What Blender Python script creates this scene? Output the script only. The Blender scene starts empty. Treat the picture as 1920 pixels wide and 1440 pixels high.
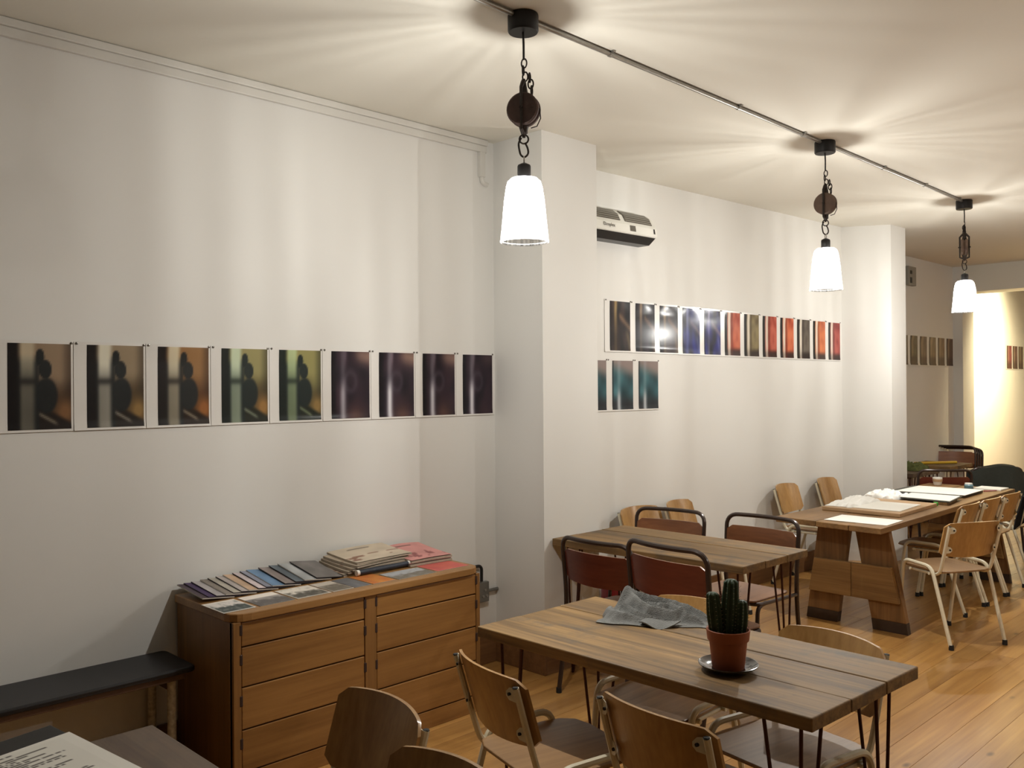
import bpy, bmesh, math, random
from mathutils import Vector, Matrix, noise

# ------------------------------------------------------------------ camera, world, exposure
scene = bpy.context.scene
COL = scene.collection
PI = math.pi
cam_data = bpy.data.cameras.new('camera')
cam_data.sensor_width = 36.0
cam_data.lens = 1660.0 / 1920.0 * 36.0
cam_data.clip_start = 0.02
cam = bpy.data.objects.new('camera', cam_data)
COL.objects.link(cam)
_r = Vector((0.7007, 0.7134, -0.0070)).normalized()
_b = -Vector((-0.7134, 0.7007, 0.0018)).normalized()
_u = _b.cross(_r).normalized()
_r = _u.cross(_b).normalized()
cam.matrix_world = Matrix(((_r.x, _u.x, _b.x, 0.0), (_r.y, _u.y, _b.y, 0.0), (_r.z, _u.z, _b.z, 1.68), (0, 0, 0, 1)))
scene.camera = cam

world = bpy.data.worlds.new('night')
scene.world = world
world.use_nodes = True
world.node_tree.nodes['Background'].inputs[0].default_value = (0.02, 0.022, 0.03, 1)
world.node_tree.nodes['Background'].inputs[1].default_value = 0.3
scene.view_settings.view_transform = 'Standard'
scene.view_settings.look = 'None'
scene.view_settings.gamma = 1.0
scene.view_settings.use_curve_mapping = False
scene.view_settings.exposure = 0.32
cy_ = scene.cycles
cy_.max_bounces = 6; cy_.diffuse_bounces = 3; cy_.glossy_bounces = 3; cy_.transmission_bounces = 4; cy_.transparent_max_bounces = 6
cy_.caustics_reflective = False; cy_.caustics_refractive = False
cy_.use_adaptive_sampling = True; cy_.adaptive_threshold = 0.05
cy_.use_denoising = True
cy_.sample_clamp_indirect = 6.0

LAMP_W = 89.0                     # pendant bulbs
LAMP_COL = (1.0, 0.985, 0.935)
SPOT_W = 700.0                    # spotlight on the far wall
SPOT_COL = (1.0, 0.84, 0.50)
CEIL = 3.165
T1Z = 0.785                       # plank table tops

# ------------------------------------------------------------------ helpers
def lin(r, g, b):
    f = lambda c: ((c / 255.0 + 0.055) / 1.055) ** 2.4 if c / 255.0 > 0.04045 else c / 255.0 / 12.92
    return (f(r), f(g), f(b))

def L4(c):
    return (*lin(*c), 1.0)

class MB:
    """collects shapes, then becomes one mesh object"""
    def __init__(self):
        self.v = []; self.f = []; self.c = None
    def add(self, vs, fs):
        o = len(self.v)
        self.v += [tuple(x) for x in vs]
        self.f += [tuple(i + o for i in q) for q in fs]
        return self
    def box(self, c, s, M=None):
        x, y, z = s[0] / 2, s[1] / 2, s[2] / 2
        vs = [Vector((a * x, b * y, d * z)) for d in (-1, 1) for b in (-1, 1) for a in (-1, 1)]
        if M is not None: vs = [M @ q for q in vs]
        vs = [q + Vector(c) for q in vs]
        return self.add(vs, [(0, 2, 3, 1), (4, 5, 7, 6), (0, 1, 5, 4), (2, 6, 7, 3), (0, 4, 6, 2), (1, 3, 7, 5)])
    def bb(self, x0, x1, y0, y1, z0, z1):
        return self.box(((x0 + x1) / 2, (y0 + y1) / 2, (z0 + z1) / 2), (abs(x1 - x0), abs(y1 - y0), abs(z1 - z0)))
    def prism(self, poly, z0, z1, M=None):
        n = len(poly)
        vs = [Vector((p[0], p[1], z0)) for p in poly] + [Vector((p[0], p[1], z1)) for p in poly]
        if M is not None: vs = [M @ q for q in vs]
        fs = [tuple(range(n - 1, -1, -1)), tuple(range(n, 2 * n))]
        fs += [(i, (i + 1) % n, n + (i + 1) % n, n + i) for i in range(n)]
        return self.add(vs, fs)
    def tube(self, pts, r, n=8, closed=False):
        P = [Vector(p) for p in pts]
        m = len(P)
        rr = r if isinstance(r, (list, tuple)) else [r] * m
        T = []
        for i in range(m):
            if closed: t = P[(i + 1) % m] - P[i - 1]
            elif i == 0: t = P[1] - P[0]
            elif i == m - 1: t = P[-1] - P[-2]
            else: t = (P[i + 1] - P[i]).normalized() + (P[i] - P[i - 1]).normalized()
            T.append(t.normalized())
        ref = Vector((0, 0, 1)) if abs(T[0].z) < 0.9 else Vector((1, 0, 0))
        N = (ref - T[0] * ref.dot(T[0])).normalized()
        vs = []
        for i in range(m):
            N = (N - T[i] * N.dot(T[i])).normalized()
            B = T[i].cross(N)
            for k in range(n):
                a = 2 * PI * k / n
                vs.append(P[i] + (N * math.cos(a) + B * math.sin(a)) * rr[i])
        fs = []
        for i in range(m if closed else m - 1):
            j = (i + 1) % m
            for k in range(n):
                l = (k + 1) % n
                fs.append((i * n + k, i * n + l, j * n + l, j * n + k))
        if not closed:
            fs += [tuple(range(n - 1, -1, -1)), tuple(range((m - 1) * n, m * n))]
        return self.add(vs, fs)
    def lathe(self, prof, n=24, M=None, rad=None):
        """prof: (radius, z) list, open profile"""
        vs = []; m = len(prof)
        for k in range(n):
            a = 2 * PI * k / n
            q = rad(a) if rad else 1.0
            for (r, z) in prof:
                vs.append(Vector((r * q * math.cos(a), r * q * math.sin(a), z)))
        if M is not None: vs = [M @ q for q in vs]
        fs = []
        for k in range(n):
            l = (k + 1) % n
            for i in range(m - 1):
                fs.append((k * m + i, l * m + i, l * m + i + 1, k * m + i + 1))
        return self.add(vs, fs)
    def build(self, name, mat, parent=None, smooth=False, bevel=0.0, uvcol=None):
        me = bpy.data.meshes.new(name)
        me.from_pydata(self.v, [], self.f)
        bm = bmesh.new(); bm.from_mesh(me)
        bmesh.ops.remove_doubles(bm, verts=bm.verts, dist=1e-6)
        bmesh.ops.recalc_face_normals(bm, faces=bm.faces)
        bm.to_mesh(me); bm.free()
        if smooth:
            for p in me.polygons: p.use_smooth = True
            me.set_sharp_from_angle(angle=math.radians(38))
        me.materials.append(MAT[mat] if isinstance(mat, str) else mat)
        o = bpy.data.objects.new(name, me)
        COL.objects.link(o)
        if parent is not None: o.parent = parent
        if bevel > 0:
            b = o.modifiers.new('bevel', 'BEVEL'); b.width = bevel; b.segments = 2; b.limit_method = 'ANGLE'; b.angle_limit = math.radians(50)
        return o

def fillet(pts, r, n=5):
    """round the corners of a polyline"""
    P = [Vector(p) for p in pts]; out = [P[0]]
    for i in range(1, len(P) - 1):
        a = P[i - 1] - P[i]; b = P[i + 1] - P[i]
        ri = r[i - 1] if isinstance(r, (list, tuple)) else r
        d = min(ri, a.length * 0.49, b.length * 0.49)
        p0 = P[i] + a.normalized() * d; p2 = P[i] + b.normalized() * d
        for k in range(n + 1):
            t = k / n
            out.append(p0 * (1 - t) ** 2 + P[i] * 2 * t * (1 - t) + p2 * t * t)
    out.append(P[-1]); return out

def rrect(x0, x1, y0, y1, r, n=4):
    out = []
    for cx, cy, a0 in ((x1 - r, y1 - r, 0), (x0 + r, y1 - r, 90), (x0 + r, y0 + r, 180), (x1 - r, y0 + r, 270)):
        for k in range(n + 1):
            a = math.radians(a0 + 90 * k / n)
            out.append((cx + r * math.cos(a), cy + r * math.sin(a)))
    return out

def thing(name, label, cat, loc=(0, 0, 0), rz=0.0, group=None, scale=1.0):
    o = bpy.data.objects.new(name, None); COL.objects.link(o)
    o.empty_display_size = 0.05
    o.location = loc; o.rotation_euler = (0, 0, rz); o.scale = (scale,) * 3
    return tag(o, label, cat, group)

def tag(o, label, cat, group=None):
    o['label'] = label; o['category'] = cat
    if group: o['group'] = group
    return o

def struct(o):
    o['kind'] = 'structure'; return o

def copy_tree(o, parent=None):
    c = o.copy(); COL.objects.link(c); c.parent = parent
    for ch in [x for x in bpy.data.objects if x.parent == o]: copy_tree(ch, c)
    return c

def dup(root, label, loc, rz, scale=None):
    c = copy_tree(root); c['label'] = label; c.location = loc; c.rotation_euler = (0, 0, rz)
    if scale: c.scale = (scale,) * 3
    return c

# ------------------------------------------------------------------ materials
MAT = {}
def new_mat(name):
    m = bpy.data.materials.new(name); m.use_nodes = True
    MAT[name] = m
    nt = m.node_tree
    return m, nt, nt.nodes['Principled BSDF']

def N(nt, kind, **kw):
    n = nt.nodes.new(kind)
    for k, v in kw.items():
        if k in n.inputs: n.inputs[k].default_value = v
        else: setattr(n, k, v)
    return n

def plain(name, col, rough=0.5, metal=0.0, spec=0.5, bump=0.0, bscale=60.0, vary=0.0, coat=0.0, vscale=8.0):
    m, nt, b = new_mat(name)
    b.inputs['Base Color'].default_value = L4(col)
    b.inputs['Roughness'].default_value = rough
    b.inputs['Metallic'].default_value = metal
    b.inputs['Specular IOR Level'].default_value = spec
    b.inputs['Coat Weight'].default_value = coat
    b.inputs['Coat Roughness'].default_value = 0.15
    tc = N(nt, 'ShaderNodeTexCoord')
    if bump > 0:
        nz = N(nt, 'ShaderNodeTexNoise', Scale=bscale, Detail=4.0)
        nt.links.new(tc.outputs['Object'], nz.inputs['Vector'])
        bp = N(nt, 'ShaderNodeBump', Strength=bump, Distance=0.01)
        nt.links.new(nz.outputs['Fac'], bp.inputs['Height'])
        nt.links.new(bp.outputs['Normal'], b.inputs['Normal'])
    if vary > 0:
        nz = N(nt, 'ShaderNodeTexNoise', Scale=vscale, Detail=2.0, Roughness=0.6)
        nt.links.new(tc.outputs['Object'], nz.inputs['Vector'])
        r = N(nt, 'ShaderNodeValToRGB')
        c = lin(*col)
        r.color_ramp.elements[0].position = 0.3; r.color_ramp.elements[1].position = 0.7
        r.color_ramp.elements[0].color = (*[x * (1 - vary) for x in c], 1)
        r.color_ramp.elements[1].color = (*[min(1, x * (1 + vary)) for x in c], 1)
        nt.links.new(nz.outputs['Fac'], r.inputs['Fac'])
        nt.links.new(r.outputs['Color'], b.inputs['Base Color'])
    return m

def wood(name, dark, light, axis=0, rough=0.5, grain=14.0, spread=0.25, stain=0.0, coat=0.0, bump=0.12, knots=True):
    """streaky wood, grain along axis; tint varies per object"""
    m, nt, b = new_mat(name)
    tc = N(nt, 'ShaderNodeTexCoord'); oi = N(nt, 'ShaderNodeObjectInfo')
    off = N(nt, 'ShaderNodeVectorMath', operation='SCALE'); off.inputs[0].default_value = (37.0, 51.0, 23.0)
    nt.links.new(oi.outputs['Random'], off.inputs['Scale'])
    ad = N(nt, 'ShaderNodeVectorMath', operation='ADD')
    nt.links.new(tc.outputs['Object'], ad.inputs[0]); nt.links.new(off.outputs[0], ad.inputs[1])
    mp = N(nt, 'ShaderNodeMapping')
    s = [grain] * 3; s[axis] = grain * 0.07
    mp.inputs['Scale'].default_value = s
    nt.links.new(ad.outputs[0], mp.inputs['Vector'])
    n1 = N(nt, 'ShaderNodeTexNoise', Scale=1.0, Detail=4.0, Roughness=0.62, Distortion=0.5)
    nt.links.new(mp.outputs[0], n1.inputs['Vector'])
    mp2 = N(nt, 'ShaderNodeMapping'); s2 = [grain * 7] * 3; s2[axis] = grain * 0.25
    mp2.inputs['Scale'].default_value = s2
    nt.links.new(ad.outputs[0], mp2.inputs['Vector'])
    n2 = N(nt, 'ShaderNodeTexNoise', Scale=1.0, Detail=3.0)
    nt.links.new(mp2.outputs[0], n2.inputs['Vector'])
    mx = N(nt, 'ShaderNodeMix', data_type='FLOAT'); mx.inputs[0].default_value = 0.3
    nt.links.new(n1.outputs['Fac'], mx.inputs[2]); nt.links.new(n2.outputs['Fac'], mx.inputs[3])
    rp = N(nt, 'ShaderNodeValToRGB')
    rp.color_ramp.elements[0].position = 0.34; rp.color_ramp.elements[0].color = L4(dark)
    rp.color_ramp.elements[1].position = 0.66; rp.color_ramp.elements[1].color = L4(light)
    nt.links.new(mx.outputs[0], rp.inputs['Fac'])
    hsv = N(nt, 'ShaderNodeHueSaturation')
    mr = N(nt, 'ShaderNodeMapRange'); mr.inputs['To Min'].default_value = 1 - spread; mr.inputs['To Max'].default_value = 1 + spread
    nt.links.new(oi.outputs['Random'], mr.inputs['Value'])
    nt.links.new(mr.outputs[0], hsv.inputs['Value'])
    nt.links.new(rp.outputs['Color'], hsv.inputs['Color'])
    last = hsv.outputs['Color']
    if knots:
        vo = N(nt, 'ShaderNodeTexVoronoi', Scale=1.0); mk = N(nt, 'ShaderNodeMapping')
        sk = [5.0] * 3; sk[axis] = 2.2; mk.inputs['Scale'].default_value = sk
        nt.links.new(ad.outputs[0], mk.inputs['Vector']); nt.links.new(mk.outputs[0], vo.inputs['Vector'])
        kr = N(nt, 'ShaderNodeValToRGB')
        kr.color_ramp.elements[0].position = 0.03; kr.color_ramp.elements[0].color = (0.75, 0.75, 0.75, 1)
        kr.color_ramp.elements[1].position = 0.09; kr.color_ramp.elements[1].color = (0, 0, 0, 1)
        nt.links.new(vo.outputs['Distance'], kr.inputs['Fac'])
        km = N(nt, 'ShaderNodeMix', data_type='RGBA'); km.inputs[7].default_value = (*[x * 0.35 for x in lin(*dark)], 1)
        nt.links.new(kr.outputs['Color'], km.inputs[0]); nt.links.new(last, km.inputs[6]); last = km.outputs[2]
    if stain > 0:
        ns = N(nt, 'ShaderNodeTexNoise', Scale=5.5, Detail=5.0, Roughness=0.65)
        nt.links.new(ad.outputs[0], ns.inputs['Vector'])
        sr = N(nt, 'ShaderNodeValToRGB')
        sr.color_ramp.elements[0].position = 0.52; sr.color_ramp.elements[0].color = (0, 0, 0, 1)
        sr.color_ramp.elements[1].position = 0.72; sr.color_ramp.elements[1].color = (stain, stain, stain, 1)
        nt.links.new(ns.outputs['Fac'], sr.inputs['Fac'])
        sm = N(nt, 'ShaderNodeMix', data_type='RGBA'); sm.inputs[7].default_value = L4((70, 66, 60))
        nt.links.new(sr.outputs['Color'], sm.inputs[0]); nt.links.new(last, sm.inputs[6]); last = sm.outputs[2]
    nt.links.new(last, b.inputs['Base Color'])
    b.inputs['Roughness'].default_value = rough
    b.inputs['Coat Weight'].default_value = coat; b.inputs['Coat Roughness'].default_value = 0.2
    if bump < 0.1: return m
    bp = N(nt, 'ShaderNodeBump', Strength=bump, Distance=0.004)
    nt.links.new(mx.outputs[0], bp.inputs['Height']); nt.links.new(bp.outputs['Normal'], b.inputs['Normal'])
    return m

plain('plaster', (231, 229, 224), 0.75, vary=0.015, vscale=1.5)
plain('ceiling_paint', (230, 226, 214), 0.85)
plain('trunk_paint', (222, 219, 212), 0.45)
wood('floor_pine', (148, 102, 52), (194, 146, 82), 1, 0.30, 7.0, 0.14, coat=0.35, bump=0.03)
wood('skirting_wood', (104, 72, 44), (136, 98, 62), 1, 0.45, 10.0, 0.06, knots=False)
wood('table_plank', (78, 57, 32), (150, 117, 70), 0, 0.6, 11.0, 0.09, stain=0.7, bump=0.2)
wood('trestle_plank', (104, 75, 42), (152, 114, 68), 1, 0.5, 10.0, 0.10, bump=0.15)
wood('trestle_leg', (108, 78, 44), (152, 112, 68), 2, 0.55, 10.0, 0.10, bump=0.12)
wood('trestle_cross', (126, 94, 54), (172, 134, 82), 0, 0.55, 10.0, 0.08, bump=0.12)
wood('left_table_plank', (72, 56, 44), (110, 90, 72), 0, 0.5, 11.0, 0.05, stain=0.4, bump=0.2)
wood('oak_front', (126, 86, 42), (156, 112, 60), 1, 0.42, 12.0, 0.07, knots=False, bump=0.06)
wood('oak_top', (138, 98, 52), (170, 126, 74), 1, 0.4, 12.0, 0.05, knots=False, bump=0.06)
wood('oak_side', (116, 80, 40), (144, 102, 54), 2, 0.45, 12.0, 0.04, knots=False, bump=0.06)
wood('ply', (150, 108, 58), (188, 146, 88), 2, 0.36, 10.0, 0.08, coat=0.3, knots=False, bump=0.03)
wood('ply_seat', (122, 90, 56), (166, 128, 84), 1, 0.42, 10.0, 0.06, coat=0.2, knots=False, bump=0.03)
wood('ply_red', (116, 70, 42), (152, 98, 60), 0, 0.38, 10.0, 0.06, coat=0.25, knots=False, bump=0.03)
wood('ply_red_seat', (96, 62, 44), (140, 98, 68), 1, 0.4, 10.0, 0.05, coat=0.2, knots=False, bump=0.03)
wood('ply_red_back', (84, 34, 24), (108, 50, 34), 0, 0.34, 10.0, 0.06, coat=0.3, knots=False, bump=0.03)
plain('ply_edge', (214, 176, 128), 0.4, coat=0.3)
plain('cream_metal', (222, 212, 186), 0.38, coat=0.2, vary=0.05, vscale=20.0)
plain('brown_metal', (58, 44, 38), 0.35, metal=0.3, coat=0.2)
plain('hairpin_metal', (70, 34, 24), 0.5, metal=0.4)
plain('black_metal', (24, 22, 22), 0.5, metal=0.4)
plain('dark_iron', (44, 36, 31), 0.6, metal=0.5, bump=0.2, bscale=120.0)
plain('pulley_wood', (92, 72, 58), 0.7, bump=0.3, bscale=50.0, vary=0.25, vscale=18.0)
plain('pulley_face', (70, 52, 46), 0.65, metal=0.3, bump=0.3, bscale=40.0, vary=0.25, vscale=18.0)
plain('steel', (168, 164, 156), 0.35, metal=0.9)
plain('galvanised', (150, 147, 140), 0.42, metal=0.75, vary=0.08, vscale=30.0)
plain('rubber', (22, 20, 19), 0.7)
plain('slot_dark', (46, 24, 12), 0.8)
plain('black_pad', (22, 22, 26), 0.42)
plain('bench_wood', (96, 70, 52), 0.55, vary=0.12)
plain('bench_leg_paint', (206, 200, 186), 0.55, vary=0.25, vscale=60.0)
plain('terracotta', (158, 86, 52), 0.6, bump=0.08, vary=0.06)
plain('soil', (48, 32, 24), 0.95, bump=0.8, bscale=90.0)
plain('cactus_green', (40, 62, 36), 0.55, vary=0.2, vscale=40.0)
plain('spine', (196, 182, 150), 0.6)
plain('saucer_glaze', (40, 32, 32), 0.12, coat=0.6)
plain('towel', (120, 120, 117), 0.95, bump=0.5, bscale=260.0, vary=0.08, vscale=60.0)
plain('paper_white', (236, 233, 224), 0.55)
plain('tissue', (240, 238, 232), 0.7)
plain('board_wood', (176, 142, 104), 0.5, vary=0.08)
plain('board_dark', (58, 60, 54), 0.5)
plain('coat_black', (26, 25, 28), 0.85, bump=0.3, bscale=90.0)
plain('coat_green', (44, 48, 42), 0.85, bump=0.3, bscale=90.0)
plain('plastic_white', (232, 230, 222), 0.3)
plain('plastic_black', (20, 19, 20), 0.35)
plain('vent_grey', (92, 86, 76), 0.5)
plain('text_grey', (104, 100, 92), 0.5)
plain('red_paint', (132, 18, 26), 0.3, coat=0.3)
plain('socket_metal', (132, 130, 124), 0.35, metal=0.7)
plain('green_tape', (60, 170, 60), 0.5)
plain('yellow_stick', (226, 184, 46), 0.5)
plain('leaf_green', (98, 104, 56), 0.8, vary=0.3, vscale=30.0)
plain('jar_blue', (96, 128, 138), 0.25, coat=0.3)
plain('sign_grey', (150, 146, 136), 0.5)
plain('pin_metal', (120, 116, 110), 0.3, metal=0.8)
plain('magazine_pages', (206, 200, 190), 0.7)
plain('rear_wall_dark', (26, 27, 32), 0.2)
plain('panel_dark', (190, 178, 162), 0.6)
plain('paper_gloss', (232, 229, 224), 0.32, coat=0.4)
plain('newsprint', (176, 162, 144), 0.8, vary=0.08, vscale=40.0)
plain('booklet_edge', (40, 34, 40), 0.7)
plain('magazine_navy', (36, 44, 58), 0.4)
plain('board_black', (24, 23, 24), 0.55)
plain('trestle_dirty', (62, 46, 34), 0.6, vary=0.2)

# prints, covers and printed pages: flat ink from a colour attribute
def ink(name, rough, coat):
    m, nt, b = new_mat(name)
    at = N(nt, 'ShaderNodeAttribute', attribute_name='ink')
    nt.links.new(at.outputs['Color'], b.inputs['Base Color'])
    b.inputs['Roughness'].default_value = rough; b.inputs['Specular IOR Level'].default_value = 0.12
    b.inputs['Coat Weight'].default_value = coat; b.inputs['Coat Roughness'].default_value = 0.12
ink('print_gloss', 0.45, 0.4)
ink('print_matt', 0.6, 0.1)

# ribbed pressed-glass lamp shade
m, nt, b = new_mat('shade_glass')
nt.nodes.remove(b)
tc = N(nt, 'ShaderNodeTexCoord'); sx = N(nt, 'ShaderNodeSeparateXYZ')
nt.links.new(tc.outputs['Object'], sx.inputs[0])
at = N(nt, 'ShaderNodeMath', operation='ARCTAN2')
nt.links.new(sx.outputs['Y'], at.inputs[0]); nt.links.new(sx.outputs['X'], at.inputs[1])
cs = N(nt, 'ShaderNodeMath', operation='COSINE'); sn = N(nt, 'ShaderNodeMath', operation='SINE')
nt.links.new(at.outputs[0], cs.inputs[0]); nt.links.new(at.outputs[0], sn.inputs[0])
cb = N(nt, 'ShaderNodeCombineXYZ')
nt.links.new(cs.outputs[0], cb.inputs[0]); nt.links.new(sn.outputs[0], cb.inputs[1])
zz = N(nt, 'ShaderNodeMath', operation='MULTIPLY'); zz.inputs[1].default_value = 0.8
nt.links.new(sx.outputs['Z'], zz.inputs[0]); nt.links.new(zz.outputs[0], cb.inputs[2])
nz = N(nt, 'ShaderNodeTexNoise', Scale=6.0, Detail=1.0, Roughness=0.6)
nt.links.new(cb.outputs[0], nz.inputs['Vector'])
rp = N(nt, 'ShaderNodeValToRGB')
rp.color_ramp.elements[0].position = 0.34; rp.color_ramp.elements[0].color = (0.42, 0.42, 0.42, 1)
rp.color_ramp.elements[1].position = 0.66; rp.color_ramp.elements[1].color = (0.96, 0.96, 0.96, 1)
nt.links.new(nz.outputs['Fac'], rp.inputs['Fac'])
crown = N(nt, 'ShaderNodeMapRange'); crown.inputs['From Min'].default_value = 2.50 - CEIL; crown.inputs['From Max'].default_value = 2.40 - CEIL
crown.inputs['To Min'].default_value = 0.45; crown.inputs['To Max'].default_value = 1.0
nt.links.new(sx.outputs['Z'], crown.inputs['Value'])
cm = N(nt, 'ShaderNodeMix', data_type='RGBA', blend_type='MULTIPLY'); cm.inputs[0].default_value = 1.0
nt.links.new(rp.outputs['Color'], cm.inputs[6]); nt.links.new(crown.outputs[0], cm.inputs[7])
tr = N(nt, 'ShaderNodeBsdfTransparent'); nt.links.new(cm.outputs[2], tr.inputs['Color'])
tl = N(nt, 'ShaderNodeBsdfTranslucent', Color=(0.95, 0.95, 0.95, 1))
gl = N(nt, 'ShaderNodeBsdfGlossy', Roughness=0.08)
m1 = N(nt, 'ShaderNodeMixShader'); m1.inputs[0].default_value = 0.16
nt.links.new(tr.outputs[0], m1.inputs[1]); nt.links.new(tl.outputs[0], m1.inputs[2])
m2 = N(nt, 'ShaderNodeMixShader'); m2.inputs[0].default_value = 0.06
nt.links.new(m1.outputs[0], m2.inputs[1]); nt.links.new(gl.outputs[0], m2.inputs[2])
nt.links.new(m2.outputs[0], nt.nodes['Material Output'].inputs['Surface'])

m, nt, b = new_mat('bulb_glow')
m.cycles.emission_sampling = 'NONE'
b.inputs['Base Color'].default_value = (1, 1, 1, 1)
b.inputs['Emission Color'].default_value = (*LAMP_COL, 1)
b.inputs['Emission Strength'].default_value = 60.0

# ------------------------------------------------------------------ room shell
def wall(name, poly, z0=0.0, z1=CEIL, mat='plaster'):
    return struct(MB().prism(poly, z0, z1).build(name, mat))

FX0, FX1, FY0, FY1 = -4.6, 2.6, -3.2, 16.5
floor = struct(MB().bb(FX0, FX1, FY0, FY1, -0.15, -0.022).build('floor', 'skirting_wood'))
struct(MB().bb(FX0, FX1, FY0, FY1, CEIL, CEIL + 0.12).build('ceiling', 'ceiling_paint'))
wall('wall_left', [(-4.6, FY0), (-3.95, FY0), (-3.95, 3.73), (-4.6, 3.73)])
wall('wall_pillar_near', [(-4.6, 3.73), (-3.54, 3.73), (-3.54, 4.222), (-4.6, 4.222)])
wall('wall_alcove', [(-4.6, 4.222), (-3.969, 4.222), (-3.806, 8.138), (-4.6, 8.138)])
wall('wall_pillar_far', [(-4.6, 8.138), (-3.806, 8.138), (-3.424, 8.353), (-3.412, 8.66), (-4.6, 8.66)])
wall('wall_back_room', [(-4.6, 8.66), (-4.15, 8.66), (-4.15, 12.05), (-4.6, 12.05)])
wall('wall_pier', [(-4.6, 12.05), (-4.035, 12.05), (-4.035, 12.45), (-4.6, 12.45)])
wall('wall_far', [(-4.6, 12.45), (-4.35, 12.45), (-4.35, FY1), (-4.6, FY1)])
wall('wall_end', [(-4.6, FY1), (FX1, FY1), (FX1, FY1 + 0.15), (-4.6, FY1 + 0.15)])
wall('wall_right', [(FX1, FY0), (FX1 + 0.15, FY0), (FX1 + 0.15, FY1), (FX1, FY1)], mat='panel_dark')
wall('wall_rear', [(-4.6, FY0 - 0.15), (FX1, FY0 - 0.15), (FX1, FY0), (-4.6, FY0)], mat='rear_wall_dark')  # unseen wall, made dark to cut bounce light from behind the camera
struct(MB().bb(-4.035, FX1, 12.05, 12.45, 2.833, CEIL).build('trim_1', 'ceiling_paint'))          # dropped beam

# floorboards run along the room
rng = random.Random(5)
bw = 0.151
x = -1.703 - bw * 19
board_mesh = {}
while x < FX1 - 0.01:
    y = FY0 + rng.uniform(0, 2.5) - 2.5
    while y < FY1:
        ln = rng.choice((3.2, 4.0, 4.8, 5.6))
        y0, y1 = max(y, FY0), min(y + ln, FY1)
        y += ln
        x0, x1 = max(x + 0.0006, FX0), min(x + bw - 0.0006, FX1)
        if y1 - y0 < 0.05: continue
        mb = MB().box((0, 0, -0.011), (x1 - x0, y1 - y0 - 0.003, 0.022))
        o = mb.build('floorboard', 'floor_pine', floor, bevel=0.0006)
        o.location = ((x0 + x1) / 2, (y0 + y1) / 2, rng.uniform(-0.0008, 0.0))
    x += bw

# wooden skirting
def skirting(name, p0, p1, nrm, h=0.17, t=0.018):
    n = Vector((nrm[0], nrm[1], 0)).normalized() * t
    poly = [(p0[0], p0[1]), (p1[0], p1[1]), (p1[0] + n.x, p1[1] + n.y), (p0[0] + n.x, p0[1] + n.y)]
    return struct(MB().prism(poly, 0.0, h).build(name, 'skirting_wood', bevel=0.003))
skirting('baseboard_left', (-3.95, FY0), (-3.95, 3.712), (1, 0))
skirting('baseboard_pillar_side', (-3.95, 3.73), (-3.522, 3.73), (0, -1))
skirting('baseboard_pillar', (-3.54, 3.73), (-3.54, 4.222), (1, 0))
skirting('baseboard_alcove', (-3.969, 4.222), (-3.806, 8.12), (1, -0.04))
skirting('baseboard_back_room', (-4.15, 8.66), (-4.15, 12.05), (1, 0))

# cable trunking under the ceiling of the near wall, turning down in the corner
tk = thing('cable_trunking', 'long white plastic cable trunking under the ceiling of the near wall', 'trunking', (-3.95, 1.2, 3.1))
MB().bb(0, 0.035, -3.6, 2.46, 0.03, 0.063).build('trunking_run', 'trunk_paint', tk, bevel=0.003)
MB().bb(0, 0.022, -3.6, 2.46, -0.01, 0.03).build('trunking_lid', 'trunk_paint', tk, bevel=0.003)
MB().bb(0, 0.03, 2.40, 2.44, -0.16, -0.01).build('trunking_drop', 'trunk_paint', tk, bevel=0.003)
MB().tube(fillet([(0.012, 2.425, -0.15), (0.012, 2.425, -0.19), (0.012, 2.47, -0.20)], 0.02), 0.014).build('cable_end', 'trunk_paint', tk, smooth=True)

# ------------------------------------------------------------------ pendant lamps
def ring(c, R, r, axis, n=20, k=6, sx=1.0, sy=1.0):
    ax = Vector(axis).normalized()
    ref = Vector((0, 0, 1)) if abs(ax.z) < 0.9 else Vector((1, 0, 0))
    a = (ref - ax * ref.dot(ax)).normalized(); b_ = ax.cross(a)
    return [Vector(c) + a * (R * sy * math.cos(2 * PI * i / n)) + b_ * (R * sx * math.sin(2 * PI * i / n)) for i in range(n)]

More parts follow.
